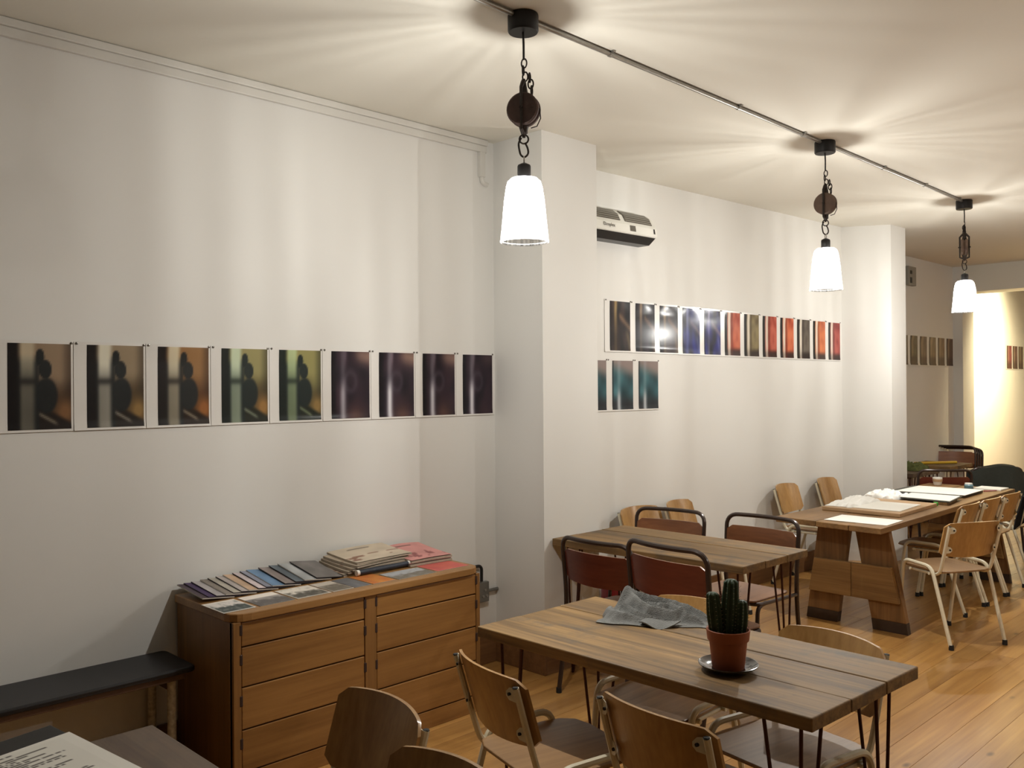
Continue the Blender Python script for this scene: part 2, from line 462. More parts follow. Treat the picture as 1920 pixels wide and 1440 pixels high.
def pendant(label, x, y, ang, style=0, off=0.0):
    """ang: heading of the pulley axle"""
    t = thing('pendant_lamp', label, 'lamp', (x, y, CEIL), 0, 'pulley pendant lamps')
    Z = lambda v: v - CEIL
    ax = Vector((math.cos(ang), math.sin(ang), 0)); side = Vector((-math.sin(ang), math.cos(ang), 0))
    MB().lathe([(0.0, 0.0), (0.060, 0.0), (0.062, -0.006), (0.062, -0.066), (0.058, -0.072), (0.0, -0.072)], 32).build('ceiling_rose', 'black_metal', t, smooth=True)
    MB().tube([(0, 0, -0.07), (0.002, 0, -0.12), (0, 0.002, Z(2.985))], 0.0045).build('cord', 'rubber', t, smooth=True)
    ch = MB()
    zz = Z(2.985)
    for i in range(4):
        a2 = side if i % 2 else ax
        ch.tube(ring((0.004 * (-1) ** i, 0.003 * i, zz - 0.016 - 0.026 * i), 0.011, 0.003, a2, 14, 6, 1.0, 1.7), 0.0032, 6, True)
    for i in range(3):
        a2 = ax if i % 2 else side
        ch.tube(ring(Vector((0, 0, zz - 0.075 - 0.026 * i)) + side * (0.026 + 0.004 * i), 0.011, 0.003, a2, 14, 6, 1.0, 1.7), 0.0032, 6, True)
    ch.build('chain', 'dark_iron', t, smooth=True)
    if style == 2:
        MB().tube([Vector((0, 0, zz - 0.02)), Vector((0, 0, zz - 0.05)) + side * 0.03, Vector((0, 0, zz - 0.16)) + side * 0.085, Vector((0, 0, zz - 0.20)) + side * 0.095], [0.006, 0.012, 0.011, 0.013]).build('chain_tail', 'dark_iron', t, smooth=True)
    pc = Vector((0, 0, Z(2.783)))
    # yoke straps
    yk = MB()
    for s in (-1, 1):
        p = [Vector((0, 0, Z(2.895))) + ax * 0.006 * s, Vector((0, 0, Z(2.865))) + ax * 0.034 * s, Vector((0, 0, Z(2.70))) + ax * 0.034 * s, Vector((0, 0, Z(2.688))) + ax * 0.004 * s]
        yk.tube(p, [0.009, 0.007, 0.006, 0.008], 6)
    yk.tube([Vector((0, 0, Z(2.905))), Vector((0, 0, Z(2.85)))], [0.008, 0.018], 8)
    yk.tube([Vector((0, 0, Z(2.715))), Vector((0, 0, Z(2.672)))], [0.02, 0.006], 8)
    yk.tube([pc - ax * 0.045, pc + ax * 0.045], 0.006, 8)
    yk.build('yoke', 'dark_iron', t, smooth=True)
    M = Matrix.Translation(pc) @ ax.to_track_quat('Z', 'Y').to_matrix().to_4x4()
    w = MB()
    w.lathe([(0.0, -0.026), (0.06, -0.026), (0.066, -0.02), (0.066, -0.009), (0.055, 0.0), (0.066, 0.009), (0.066, 0.02), (0.06, 0.026), (0.0, 0.026)], 36, M)
    w.build('pulley_wheel', 'pulley_wood' if style else 'pulley_face', t, smooth=True)
    MB().tube([pc + side * 0.03 + Vector((0, 0, -0.075)), pc + side * 0.055 + Vector((0, 0, -0.07)), pc + side * 0.07 + Vector((0, 0, -0.04)), pc + side * 0.066 + Vector((0, 0, 0.0))], 0.0025, 6).build('wire', 'dark_iron', t, smooth=True)
    # ring, hook, loop
    MB().tube(ring((0, 0, Z(2.666)), 0.018, 0.003, (0.7, -0.7, 0), 20), 0.0035, 6, True).build('ring', 'dark_iron', t, smooth=True)
    e = Vector((0.7, 0.71, 0))
    hk = [Vector((0, 0, 0)) + e * p[0] + Vector((0, 0, Z(p[1]))) for p in ((0.004, 2.652), (0.016, 2.63), (0.018, 2.606), (0.002, 2.592), (-0.014, 2.602), (-0.02, 2.63), (-0.022, 2.652), (-0.010, 2.672))]
    MB().tube(fillet(hk, 0.012, 3), 0.004, 6).build('hook', 'dark_iron', t, smooth=True)
    MB().tube(ring((0, 0, Z(2.583)), 0.014, 0.003, (0.7, 0.7, 0), 16), 0.0028, 6, True).build('loop', 'steel', t, smooth=True)
    MB().lathe([(0.0, Z(2.572)), (0.010, Z(2.570)), (0.025, Z(2.562)), (0.027, Z(2.556)), (0.027, Z(2.515)), (0.032, Z(2.511)), (0.032, Z(2.505)), (0.0, Z(2.505))], 24).build('socket', 'black_metal', t, smooth=True)
    # glass: open bell with thickness
    outer = [(0.030, Z(2.512)), (0.052, Z(2.508)), (0.066, Z(2.495)), (0.073, Z(2.470)), (0.080, Z(2.42)), (0.086, Z(2.36)), (0.091, Z(2.31)), (0.094, Z(2.285)), (0.096, Z(2.262))]
    sh = MB().lathe(outer, 60, None, lambda a: 1.0 + 0.012 * math.cos(20 * a))
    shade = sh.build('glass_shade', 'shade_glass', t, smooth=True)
    MB().lathe([(0.094, Z(2.262)), (0.098, Z(2.260)), (0.098, Z(2.254)), (0.094, Z(2.252)), (0.094, Z(2.262))], 48).build('shade_rim', 'shade_glass', shade, smooth=True)
    MB().lathe([(0.0, Z(2.506)), (0.013, Z(2.505)), (0.013, Z(2.47)), (0.006, Z(2.45)), (0.0, Z(2.449))], 16).build('bulb_base', 'plastic_white', t, smooth=True)
    MB().lathe([(0.0, Z(2.450)), (0.0022, Z(2.448)), (0.003, Z(2.440)), (0.003, Z(2.410)), (0.002, Z(2.404)), (0.0, Z(2.402))], 10).build('bulb', 'bulb_glow', t, smooth=True)
    ld = bpy.data.lights.new('bulb_light', 'POINT'); ld.energy = LAMP_W; ld.color = LAMP_COL; ld.shadow_soft_size = 0.0105
    lo = bpy.data.objects.new('bulb_light', ld); COL.objects.link(lo); lo.parent = t; lo.location = (0, 0, Z(2.413))
    return t

view = math.atan2(-2.5, -2.5)
pendant('nearest pulley pendant with glowing glass bell shade, pulley face turned to the viewer', -2.49, 2.522, math.radians(-62), 0)
pendant('middle pulley pendant with glowing glass bell shade and turned wooden wheel', -2.525, 5.19, math.radians(-84), 1)
pendant('farthest pulley pendant with its narrow wheel seen edge on, chain tail hanging', -2.56, 7.70, math.radians(20), 2)
pendant('unseen pulley pendant added to light the right side, beyond the edge of the picture', 0.55, 5.4, math.radians(-60), 1)  # out of view, added to brighten the right side
pendant('unseen pulley pendant added to light the back room from the right, beyond the edge of the picture', 0.20, 10.2, math.radians(-60), 1)  # another unseen lamp, put in for more light in the back room

# steel conduit on the ceiling between the lamps
cd = thing('ceiling_conduit', 'thin galvanised steel conduit running along the ceiling between the pendants', 'conduit', (-2.49, 2.522, CEIL - 0.012))
px = lambda y: -0.0135 * (y - 2.522)
for (ya, yb) in ((-3.0, 2.46), (2.585, 5.127), (5.253, 7.64)):
    MB().tube([(px(ya), ya - 2.522, 0), (px(yb), yb - 2.522, 0)], 0.0105, 10).build('conduit_pipe', 'galvanised', cd, smooth=True)
for yc in (0.6, 1.6, 3.08, 4.17, 4.9, 6.07, 6.83, 7.55):
    q = MB().tube([(px(yc), yc - 0.008 - 2.522, 0), (px(yc), yc + 0.008 - 2.522, 0)], 0.0135, 10)
    q.bb(px(yc) - 0.026, px(yc) + 0.026, yc - 0.008 - 2.522, yc + 0.008 - 2.522, 0.004, 0.011)
    q.build('conduit_clip', 'galvanised', cd, smooth=True)

# spotlight behind the dropped beam that washes the far wall
sp = thing('ceiling_spotlight', 'small ceiling spotlight behind the dropped beam aimed at the far wall', 'lamp', (-3.15, 13.45, CEIL))
MB().lathe([(0.0, 0.0), (0.05, 0.0), (0.05, -0.03), (0.0, -0.03)], 20).build('base', 'plastic_white', sp, smooth=True)
aim = Vector((-1.1, 0.15, -0.78)).normalized()
Ms = Matrix.Translation((0, 0, -0.09)) @ aim.to_track_quat('Z', 'Y').to_matrix().to_4x4()
MB().tube([(0, 0, -0.02), (0, 0, -0.09)], 0.01).build('arm', 'plastic_white', sp, smooth=True)
MB().lathe([(0.0, -0.06), (0.03, -0.06), (0.045, 0.0), (0.05, 0.06), (0.044, 0.058), (0.038, 0.0), (0.0, -0.01)], 20, Ms).build('lamp_head', 'plastic_white', sp, smooth=True)
ld = bpy.data.lights.new('spot_light', 'SPOT'); ld.energy = SPOT_W; ld.color = SPOT_COL; ld.spot_size = math.radians(120); ld.spot_blend = 1.0; ld.shadow_soft_size = 0.035
lo = bpy.data.objects.new('spot_light', ld); COL.objects.link(lo); lo.parent = sp
lo.matrix_local = Matrix.Translation(Vector((0, 0, -0.09)) + aim * 0.065) @ (-aim).to_track_quat('Z', 'Y').to_matrix().to_4x4()

# ------------------------------------------------------------------ prints on the walls
def mixc(a, b_, t):
    t = max(0.0, min(1.0, t)); return tuple(p + (q - p) * t for p, q in zip(a, b_))
def bump1(u, c, w):
    return math.exp(-((u - c) / w) ** 2)
def sst(a, b_, t):
    t = max(0.0, min(1.0, (t - a) / (b_ - a))); return t * t * (3 - 2 * t)
def blob(u, v, cu, cv, ru, rv):
    return 1 - sst(0.85, 1.1, math.hypot((u - cu) / ru, (v - cv) / rv))

def art_figure(streak, bgtop, bgbot, dark, s_amt, green=0.0):
    def f(u, v):
        nz_ = noise.noise(Vector((u * 3, v * 3, s_amt * 9)))
        c = mixc(mixc(dark, bgbot, 0.45), bgtop, sst(0.38, 0.72, v + 0.12 * nz_))          # warm wall behind
        c = mixc(c, mixc(dark, bgbot, 0.25), sst(0.80, 1.0, u) * 0.55)
        c = mixc(c, bgbot, 1.15 * bump1(u, 0.90, 0.15) * bump1(v, 0.20, 0.15))             # lit patch low right
        low = 1 - sst(-0.02, 0.05, v - (0.30 - 0.42 * (u - 0.42)))
        c = mixc(c, mixc(dark, bgbot, 0.12), low * sst(0.40, 0.46, u))                     # dark curve at the foot
        c = mixc(c, streak, 0.45 * bump1(v - (0.21 - 0.42 * (u - 0.42)), 0.0, 0.022) * sst(0.44, 0.5, u) * (1 - sst(0.72, 0.82, u)))
        d2 = mixc(dark, (40, 50, 52), 0.55)
        c = mixc(c, d2, 0.95 * max(blob(u, v, 0.585, 0.70, 0.105, 0.115), blob(u, v, 0.60, 0.395, 0.185, 0.215), blob(u, v, 0.50, 0.84, 0.075, 0.10)))
        c = mixc(c, d2, 0.9 * (1 - sst(0.46, 0.52, u)) * (1 - sst(0.75, 0.9, v)))
        st = sst(0.15, 0.24, u) * (1 - sst(0.36, 0.46, u))
        c = mixc(c, mixc(dark, streak, max(0.0, 0.62 + 0.38 * sst(0.55, 0.8, v) - 0.40 * bump1(v, 0.56, 0.045) + 0.1 * nz_)), st * s_amt)
        return mixc(c, dark, (1 - sst(0.12, 0.22, u)) * 0.95)
    return f

def art_purple(s_amt, warm):
    dark = (26, 20, 30)
    def f(u, v):
        nz_ = noise.noise(Vector((u * 3, v * 3, s_amt * 7)))
        c = mixc(dark, (50, 36, 46), 0.5 + nz_)
        c = mixc(c, (140, 112, 100), warm * sst(0.55, 0.95, v + 0.35 * (u - 0.6) - 0.12) * sst(0.4, 0.8, u) * bump1(v, 0.92, 0.16))
        c = mixc(c, (112, 78, 66), warm * 0.7 * bump1(u, 0.65, 0.25) * bump1(v, 0.0, 0.2))
        c = mixc(c, (74, 66, 76), 0.5 * bump1(math.hypot(u - 0.5, v - 0.55), 0.14, 0.05))
        st = bump1(u, 0.30, 0.075)
        c = mixc(c, (226, 224, 230), st * min(1.0, 1.15 * s_amt) * (0.35 + 0.65 * (1 - sst(0.35, 0.65, v))))
        c = mixc(c, (150, 130, 140), 0.5 * s_amt * bump1(u, 0.36, 0.04) * sst(0.7, 0.95, v))
        return mixc(c, (14, 12, 20), 1 - sst(0.05, 0.16, u))
    return f

def art_blue(base, streak, warm):
    def f(u, v):
        nz_ = noise.noise(Vector((u * 4, v * 2.5, warm * 5)))
        c = mixc((18, 16, 20), base, 0.5 + nz_)
        c = mixc(c, streak, 0.8 * bump1(u, 0.28, 0.07) * (0.4 + 0.6 * sst(0.3, 0.9, v)))
        c = mixc(c, mixc(streak, (130, 96, 84), 0.6), 0.6 * bump1(v - (1.1 - 0.5 * u), -0.15, 0.07) * sst(0.4, 0.5, u))
        c = mixc(c, streak, 0.35 * bump1(u - 0.35 - 0.4 * (1 - v), 0.25, 0.08) * (1 - sst(0.3, 0.5, v)))
        return mixc(c, (12, 10, 14), (1 - sst(0.02, 0.1, u)) * 0.8)
    return f

def art_red(col, col2):
    def f(u, v):
        nz_ = noise.noise(Vector((u * 5, v * 5, col[0] * 0.1)))
        c = mixc(col, col2, 0.45 + 0.8 * nz_)
        c = mixc(c, col2, 0.7 * bump1(math.hypot((u - 0.75) * 1.1, v - 0.45), 0.2, 0.12))
        c = mixc(c, (36, 26, 24), (1 - sst(0.08, 0.22, v)) * 0.85)
        c = mixc(c, mixc(col, (40, 30, 26), 0.5), bump1(u, 0.45, 0.06) * 0.6)
        c = mixc(c, (232, 222, 206), sst(0.18, 0.23, u) * (1 - sst(0.33, 0.40, u)) * (0.95 - 0.3 * (1 - sst(0.0, 0.4, v))))
        return mixc(c, (34, 30, 28), 1 - sst(0.16, 0.20, u))
    return f

def art_teal():
    def f(u, v):
        nz_ = noise.noise(Vector((u * 3, v * 3, 4.2)))
        c = mixc((34, 60, 66), (74, 118, 126), 0.5 + 0.9 * nz_)
        c = mixc(c, (150, 130, 124), sst(0.62, 0.95, v + 0.2 * (u - 0.5)) * 0.9)
        c = mixc(c, (40, 36, 40), (1 - sst(0.1, 0.38, v)) * 0.8)
        c = mixc(c, (190, 196, 200), bump1(u, 0.32, 0.08) * (0.25 + 0.75 * (1 - sst(0.2, 0.5, v))))
        return mixc(c, (24, 26, 30), (1 - sst(0.0, 0.1, u)) * 0.7)
    return f

def art_brown(c1, c2):
    def f(u, v):
        nz_ = noise.noise(Vector((u * 4, v * 4, c1[0] * 0.07)))
        c = mixc(c1, c2, 0.5 + nz_)
        c = mixc(c, (170, 150, 120), 0.8 * bump1(u, 0.34, 0.10))
        c = mixc(c, (60, 40, 28), (1 - sst(0.2, 0.4, v)) * 0.6)
        return mixc(c, (70, 58, 44), 1 - sst(0.1, 0.2, u))
    return f

def ink_grid(o_name, mat, parent, w, h, fn, place, nu=20, nv=28, thick=0.0008):
    """printed sheet; place(u, v) gives the point, fn(u, v) the sRGB ink"""
    vs = []; cols = []
    for j in range(nv + 1):
        for i in range(nu + 1):
            u, v = i / nu, j / nv
            vs.append(place(u, v)); cols.append((*lin(*[max(0, min(255, c)) for c in fn(u, v)]), 1.0))
    fs = [(j * (nu + 1) + i, j * (nu + 1) + i + 1, (j + 1) * (nu + 1) + i + 1, (j + 1) * (nu + 1) + i) for j in range(nv) for i in range(nu)]
    me = bpy.data.meshes.new(o_name); me.from_pydata([tuple(p) for p in vs], [], fs)
    ca = me.color_attributes.new('ink', 'FLOAT_COLOR', 'POINT')
    ca.data.foreach_set('color', [c for q in cols for c in q])
    for p in me.polygons: p.use_smooth = True
    me.materials.append(MAT[mat])
    o = bpy.data.objects.new(o_name, me); COL.objects.link(o); o.parent = parent
    return o

PIN = MB().lathe([(0.0, 0.006), (0.004, 0.005), (0.0055, 0.002), (0.0045, 0.0), (0.0, 0.0)], 10, Matrix.Rotation(PI / 2, 4, 'Y'))
def poster(label, group, x, y0, y1, z0, z1, fn, slope=0.0, curl=0.010, ml=0.052, mr=0.008, mt=0.012, mb_=0.010, pins=True, res=(20, 28)):
    """image area y0..y1, z0..z1 on a wall facing +x; slope = dx/dy of the wall"""
    w = y1 - y0; h = z1 - z0
    t = thing('art_print', label, 'print', (x, y0, z0), -math.atan(slope), group)
    bow = lambda yy, zz: 0.002 + curl * (0.35 * math.sin(PI * max(0, min(1, (yy + ml) / (w + ml + mr)))) * sst(0.75, 1.0, (zz + mb_) / (h + mt + mb_)) + 0.25 * (1 - sst(0.0, 0.12, (zz + mb_) / (h + mt + mb_))))
    n = 10; vs = []; fs = []
    for j in range(n + 1):
        for i in range(n + 1):
            yy = -ml + (w + ml + mr) * i / n; zz = -mb_ + (h + mt + mb_) * j / n
            vs.append((bow(yy, zz), yy, zz))
    k = len(vs)
    vs += [(p[0] - 0.0009, p[1], p[2]) for p in vs]
    for j in range(n):
        for i in range(n):
            a = j * (n + 1) + i
            fs += [(a, a + 1, a + n + 2, a + n + 1), (k + a, k + a + n + 1, k + a + n + 2, k + a + 1)]
    for i in range(n):
        fs += [(i, k + i, k + i + 1, i + 1), (n * (n + 1) + i, n * (n + 1) + i + 1, k + n * (n + 1) + i + 1, k + n * (n + 1) + i)]
        a = i * (n + 1); fs += [(a, a + n + 1, k + a + n + 1, k + a), (a + n, k + a + n, k + a + 2 * n + 1, a + 2 * n + 1)]
    MB().add(vs, fs).build('paper', 'paper_gloss', t, smooth=True)
    ink_grid('picture', 'print_gloss', t, w, h, fn, lambda u, v: (bow(w * u, h * v) + 0.0006, w * u, h * v), *res)
    if pins:
        for yy in (-ml + 0.012, w + mr - 0.006):
            p = MB(); p.v = list(PIN.v); p.f = list(PIN.f)
            q = p.build('pin', 'pin_metal', t, smooth=True); q.location = (bow(yy, h) , yy, h + mt * 0.4)
    return t

CR = (226, 216, 186)
near_art = [
    (art_figure(CR, (150, 128, 104), (128, 92, 60), (16, 14, 16), 0.62), 'leftmost print on the near wall, nearly black with dim cream streak'),
    (art_figure((236, 232, 212), (156, 138, 112), (146, 116, 70), (20, 18, 20), 0.95), 'second print from the left on the near wall, bright cream streak and grey rounded shapes'),
    (art_figure(CR, (150, 112, 72), (150, 96, 50), (22, 18, 18), 0.92), 'third print from the left on the near wall, cream streak on brown and orange'),
    (art_figure((206, 220, 190), (150, 142, 96), (150, 112, 64), (18, 26, 24), 0.95), 'fourth print from the left on the near wall, pale green streak, loose lower edge'),
    (art_figure((190, 208, 158), (150, 144, 92), (142, 116, 70), (18, 28, 26), 0.88), 'fifth print from the left on the near wall, green streak and olive ground'),
    (art_purple(0.55, 0.9), 'sixth print from the left on the near wall, purple-black with faint grey streak'),
    (art_purple(1.0, 1.0), 'seventh print from the left on the near wall, purple-black with strong white streak'),
    (art_purple(0.75, 0.9), 'eighth print from the left on the near wall, purple-black with brown lit corner'),
    (art_purple(0.85, 0.25), 'ninth and last print on the near wall beside the pillar, almost black with pale streak'),
]
for i, (fn, lab) in enumerate(near_art):
    y0 = 1.043 + 0.3030 * i
    poster(lab, 'prints pinned in a row on the near wall', -3.949, y0, y0 + 0.240, 1.513, 1.866, fn, res=(40, 56), curl=0.022 if i in (1, 2) else 0.012)

BL = (44, 52, 128); RD = (156, 62, 44); RD2 = (206, 116, 86)
alc_art = [
    (art_blue((56, 44, 40), (190, 160, 104), 1.0), 'first print of the alcove upper row beside the pillar, black with golden streaks'),
    (art_blue((40, 36, 44), (176, 150, 116), 1.3), 'second print of the alcove upper row, black and brown with violet edge'),
    (art_blue((58, 46, 44), (170, 142, 104), 1.7), 'third print of the alcove upper row, dark brown with glare of a lamp'),
    (art_blue(BL, (150, 156, 200), 2.1), 'fourth print of the alcove upper row, deep blue with pale streak'),
    (art_blue((40, 44, 116), (170, 164, 190), 2.6), 'fifth print of the alcove upper row, dark blue with lilac lines'),
    (art_red(RD, RD2), 'sixth print of the alcove upper row, first of the red ones'),
    (art_red((104, 90, 66), (150, 136, 98)), 'seventh print of the alcove upper row, olive brown with white streak'),
    (art_red((152, 60, 46), (196, 104, 84)), 'eighth print of the alcove upper row, brick red with white streak'),
    (art_red((164, 66, 44), (220, 124, 86)), 'ninth print of the alcove upper row, orange red with white streak'),
    (art_red((74, 66, 62), (108, 100, 90)), 'tenth print of the alcove upper row, charcoal grey with white streak'),
    (art_red((168, 78, 44), (216, 124, 74)), 'eleventh print of the alcove upper row, orange with dark left strip'),
    (art_red((132, 50, 48), (178, 88, 78)), 'last print of the alcove upper row, dull red beside the far pillar'),
]
AX = lambda y: -3.969 + (y - 4.222) * (0.163 / 3.916)
for i, (fn, lab) in enumerate(alc_art):
    y0 = 4.832 + 0.2766 * i
    poster(lab, 'prints in the upper row on the alcove wall', AX(y0) + 0.002, y0, y0 + 0.220, 1.922 - 0.002 * i, 2.270 - 0.002 * i, fn, slope=0.0416)
for i, lab in enumerate(('first teal print of the short lower row, partly behind the pillar', 'middle teal print of the short lower row in the alcove', 'last teal print of the short lower row in the alcove')):
    y0 = 4.568 + 0.2855 * i
    poster(lab, 'teal prints in the lower row on the alcove wall', AX(y0) + 0.002, y0, y0 + 0.225, 1.505, 1.851, art_teal(), slope=0.0416)
far_art = [((96, 84, 64), (128, 112, 86)), ((88, 76, 50), (120, 106, 74)), ((108, 88, 66), (140, 116, 92)), ((112, 92, 62), (142, 118, 84)), ((116, 90, 64), (140, 112, 80)), ((92, 66, 44), (118, 88, 62))]
for i, (a, b_) in enumerate(far_art):
    y0 = 10.35 + 0.2895 * i
    poster('brown and cream print, number %s of six in the back room row' % ('one', 'two', 'three', 'four', 'five', 'six')[i], 'brown prints on the back room wall', -4.149, y0, y0 + 0.225, 1.893, 2.238, art_brown(a, b_), pins=False, res=(10, 12), curl=0.03 if i in (1, 2, 3) else 0.012)
for i, (a, b_) in enumerate((((120, 54, 60), (150, 84, 80)), ((96, 66, 60), (124, 92, 84)), ((92, 70, 52), (122, 96, 74)))):
    y0 = 14.86 + 0.285 * i
    poster('small reddish print on the bright far wall, %s of three' % ('first', 'second', 'third')[i], 'prints on the far wall', -4.349, y0, y0 + 0.235, 1.885, 2.238, art_brown(a, b_), pins=False, res=(8, 10))

# ------------------------------------------------------------------ air curtain heater in the alcove
ac = thing('air_curtain', 'white wall-mounted air curtain heater with dark outlet high in the alcove', 'heater', (AX(4.87), 4.87, 2.675), -0.0416)
prof = [(0.0, 0.0), (0.10, 0.0), (0.165, 0.035), (0.172, 0.05), (0.165, 0.105), (0.125, 0.175), (0.075, 0.212), (0.0, 0.215)]
def xprof(pts, y0, y1):
    n = len(pts)
    vs = [(p[0], y0, p[1]) for p in pts] + [(p[0], y1, p[1]) for p in pts]
    return vs, [tuple(range(n)), tuple(range(2 * n - 1, n - 1, -1))] + [(i, n + i, n + (i + 1) % n, (i + 1) % n) for i in range(n)]
MB().add(*xprof([(0.0, 0.045), (0.166, 0.045), (0.172, 0.055), (0.165, 0.105), (0.125, 0.175), (0.075, 0.212), (0.0, 0.215)], -0.44, 0.29)).build('casing', 'plastic_white', ac, bevel=0.006)
MB().add(*xprof([(0.0, 0.0), (0.10, 0.0), (0.158, 0.044), (0.0, 0.044)], -0.435, 0.285)).build('air_outlet', 'plastic_black', ac, bevel=0.003)
for (ya, yb) in ((-0.40, -0.09), (-0.04, 0.25)):
    vp_ = [(0.1545, 0.131), (0.1285, 0.1785), (0.082, 0.2125), (0.070, 0.205), (0.120, 0.168), (0.145, 0.125)]
    pan = MB().add(*xprof(vp_, ya, yb)).build('vent_panel', 'vent_grey', ac)
    for k in range(6):
        f_ = (k + 0.5) / 6 * 2
        p0, p1 = (vp_[0], vp_[1]) if f_ < 1 else (vp_[1], vp_[2])
        g_ = f_ if f_ < 1 else f_ - 1
        c0 = Vector((p0[0] + (p1[0] - p0[0]) * g_, 0, p0[1] + (p1[1] - p0[1]) * g_))
        MB().tube([c0 + Vector((0.001, ya + 0.006, 0)), c0 + Vector((0.001, yb - 0.006, 0))], 0.0026, 6).build('louvre', 'sign_grey', pan, smooth=True)
MB().add([(0.1655, -0.005, 0.105), (0.1655, 0.055, 0.105), (0.1725, 0.055, 0.065), (0.1725, -0.005, 0.065), (0.160, -0.005, 0.105), (0.160, 0.055, 0.105), (0.165, 0.055, 0.065), (0.165, -0.005, 0.065)],
         [(0, 1, 2, 3), (7, 6, 5, 4), (0, 4, 5, 1), (1, 5, 6, 2), (2, 6, 7, 3), (3, 7, 4, 0)]).build('control_panel', 'vent_grey', ac)
MB().add([(0.166, 0.25, 0.105), (0.166, 0.265, 0.105), (0.173, 0.265, 0.07), (0.173, 0.25, 0.07), (0.16, 0.25, 0.105), (0.16, 0.265, 0.105), (0.165, 0.265, 0.07), (0.165, 0.25, 0.07)],
         [(0, 1, 2, 3), (7, 6, 5, 4), (0, 4, 5, 1), (1, 5, 6, 2), (2, 6, 7, 3), (3, 7, 4, 0)]).build('sensor', 'plastic_black', ac)
cu = bpy.data.curves.new('lettering', 'FONT'); cu.body = 'Dimplex'; cu.size = 0.034; cu.extrude = 0.0006
to = bpy.data.objects.new('lettering_curve', cu); COL.objects.link(to)
bpy.context.view_layer.update()
dg = bpy.context.evaluated_depsgraph_get()
tm = bpy.data.meshes.new_from_object(to.evaluated_get(dg)); bpy.data.objects.remove(to)
tm.materials.clear(); tm.materials.append(MAT['text_grey'])
tobj = bpy.data.objects.new('lettering', tm); COL.objects.link(tobj); tobj.parent = ac
# text x -> +y of the wall, text y -> up the slightly sloping front
upv = Vector((-0.007, 0, 0.05)).normalized(); rt = Vector((0, 1, 0)); nv = rt.cross(upv)
tobj.matrix_local = Matrix(((rt.x, upv.x, nv.x, 0.1735), (rt.y, upv.y, nv.y, -0.28), (rt.z, upv.z, nv.z, 0.075), (0, 0, 0, 1)))

# small fitting on the back room wall
sg = thing('wall_box', 'small grey square fitting with dark slots high on the back room wall', 'fitting', (-4.149, 10.62, 2.93))
MB().bb(0, 0.05, -0.12, 0.10, -0.11, 0.11).build('case', 'sign_grey', sg, bevel=0.004)
MB().bb(0.048, 0.054, -0.08, -0.03, -0.085, -0.02).build('slot', 'plastic_black', sg)
MB().bb(0.048, 0.054, -0.08, -0.03, 0.02, 0.06).build('slot', 'plastic_black', sg)

# socket and cable by the corner
so = thing('wall_socket', 'metal double socket and conduit low on the wall right of the drawers', 'socket', (-3.949, 3.60, 0.44))
MB().bb(0, 0.03, -0.04, 0.045, -0.06, 0.06).build('socket_box', 'socket_metal', so, bevel=0.004)
for (yy, zz) in ((0.012, 0.012), (-0.004, -0.025), (0.026, -0.025)):
    MB().lathe([(0.0, 0.0345), (0.008, 0.0345), (0.009, 0.030), (0.0, 0.030)], 12, Matrix.Translation((0, yy, zz)) @ Matrix.Rotation(PI / 2, 4, 'Y')).build('screw', 'steel', so, smooth=True)
MB().tube([(0.015, 0.045, 0.0), (0.015, 0.128, 0.0)], 0.010).build('conduit_stub', 'socket_metal', so, smooth=True)
cbl = MB().tube(fillet([(-3.93, 3.592, 0.505), (-3.93, 3.594, 0.60), (-3.938, 3.46, 0.60), (-3.9385, 3.20, 0.36), (-3.9385, 3.0, 0.30)], 0.03), 0.009).build('power_cable', 'rubber', smooth=True)
tag(cbl, 'black power cable rising from the metal socket behind the drawers', 'cable')

# ------------------------------------------------------------------ chest of drawers
XF = -3.392
cab = thing('drawer_cabinet', 'long low oak chest with two banks of four drawers against the near wall', 'cabinet', (-3.66, 2.403, 0))
cy = 2.403; cx = -3.66
def cb_(x0, x1, y0, y1, z0, z1): return MB().bb(x0 - cx, x1 - cx, y0 - cy, y1 - cy, z0, z1)
top_poly = [(-3.93 - cx, 1.712 - cy), (-3.45 - cx, 1.712 - cy)] + [(-3.45 + 0.065 * math.sin(a) - cx, 1.777 - 0.065 * math.cos(a) - cy) for a in (0.5, 1.0, 1.35)] + [(-3.382 - cx, 1.80 - cy), (-3.382 - cx, 3.015 - cy)] + [(-3.45 + 0.065 * math.cos(a) - cx, 3.028 + 0.065 * math.sin(a) - cy) for a in (0.25, 0.7, 1.15)] + [(-3.46 - cx, 3.094 - cy), (-3.93 - cx, 3.094 - cy)]
MB().prism(top_poly, 0.712, 0.747).build('top', 'oak_top', cab, bevel=0.004)
cb_(-3.925, XF - 0.012, 1.722, 1.747, 0.0, 0.712).build('side_panel', 'oak_side', cab, bevel=0.002)
cb_(-3.925, XF - 0.012, 3.063, 3.088, 0.0, 0.712).build('side_panel', 'oak_side', cab, bevel=0.002)
cb_(-3.925, -3.915, 1.747, 3.063, 0.06, 0.712).build('back_panel', 'oak_side', cab)
cb_(-3.91, XF - 0.02, 2.380, 2.428, 0.06, 0.712).build('divider', 'oak_side', cab)
for (y0, y1) in ((1.722, 1.757), (2.372, 2.436), (3.063, 3.088)):
    cb_(XF - 0.03, XF, y0, y1, 0.0, 0.712).build('stile', 'oak_side', cab, bevel=0.002)
cb_(-3.91, XF - 0.004, 1.757, 3.063, 0.0, 0.085).build('plinth', 'oak_front', cab, bevel=0.002)
rows = ((0.610, 0.708), (0.443, 0.604), (0.267, 0.437), (0.091, 0.261))
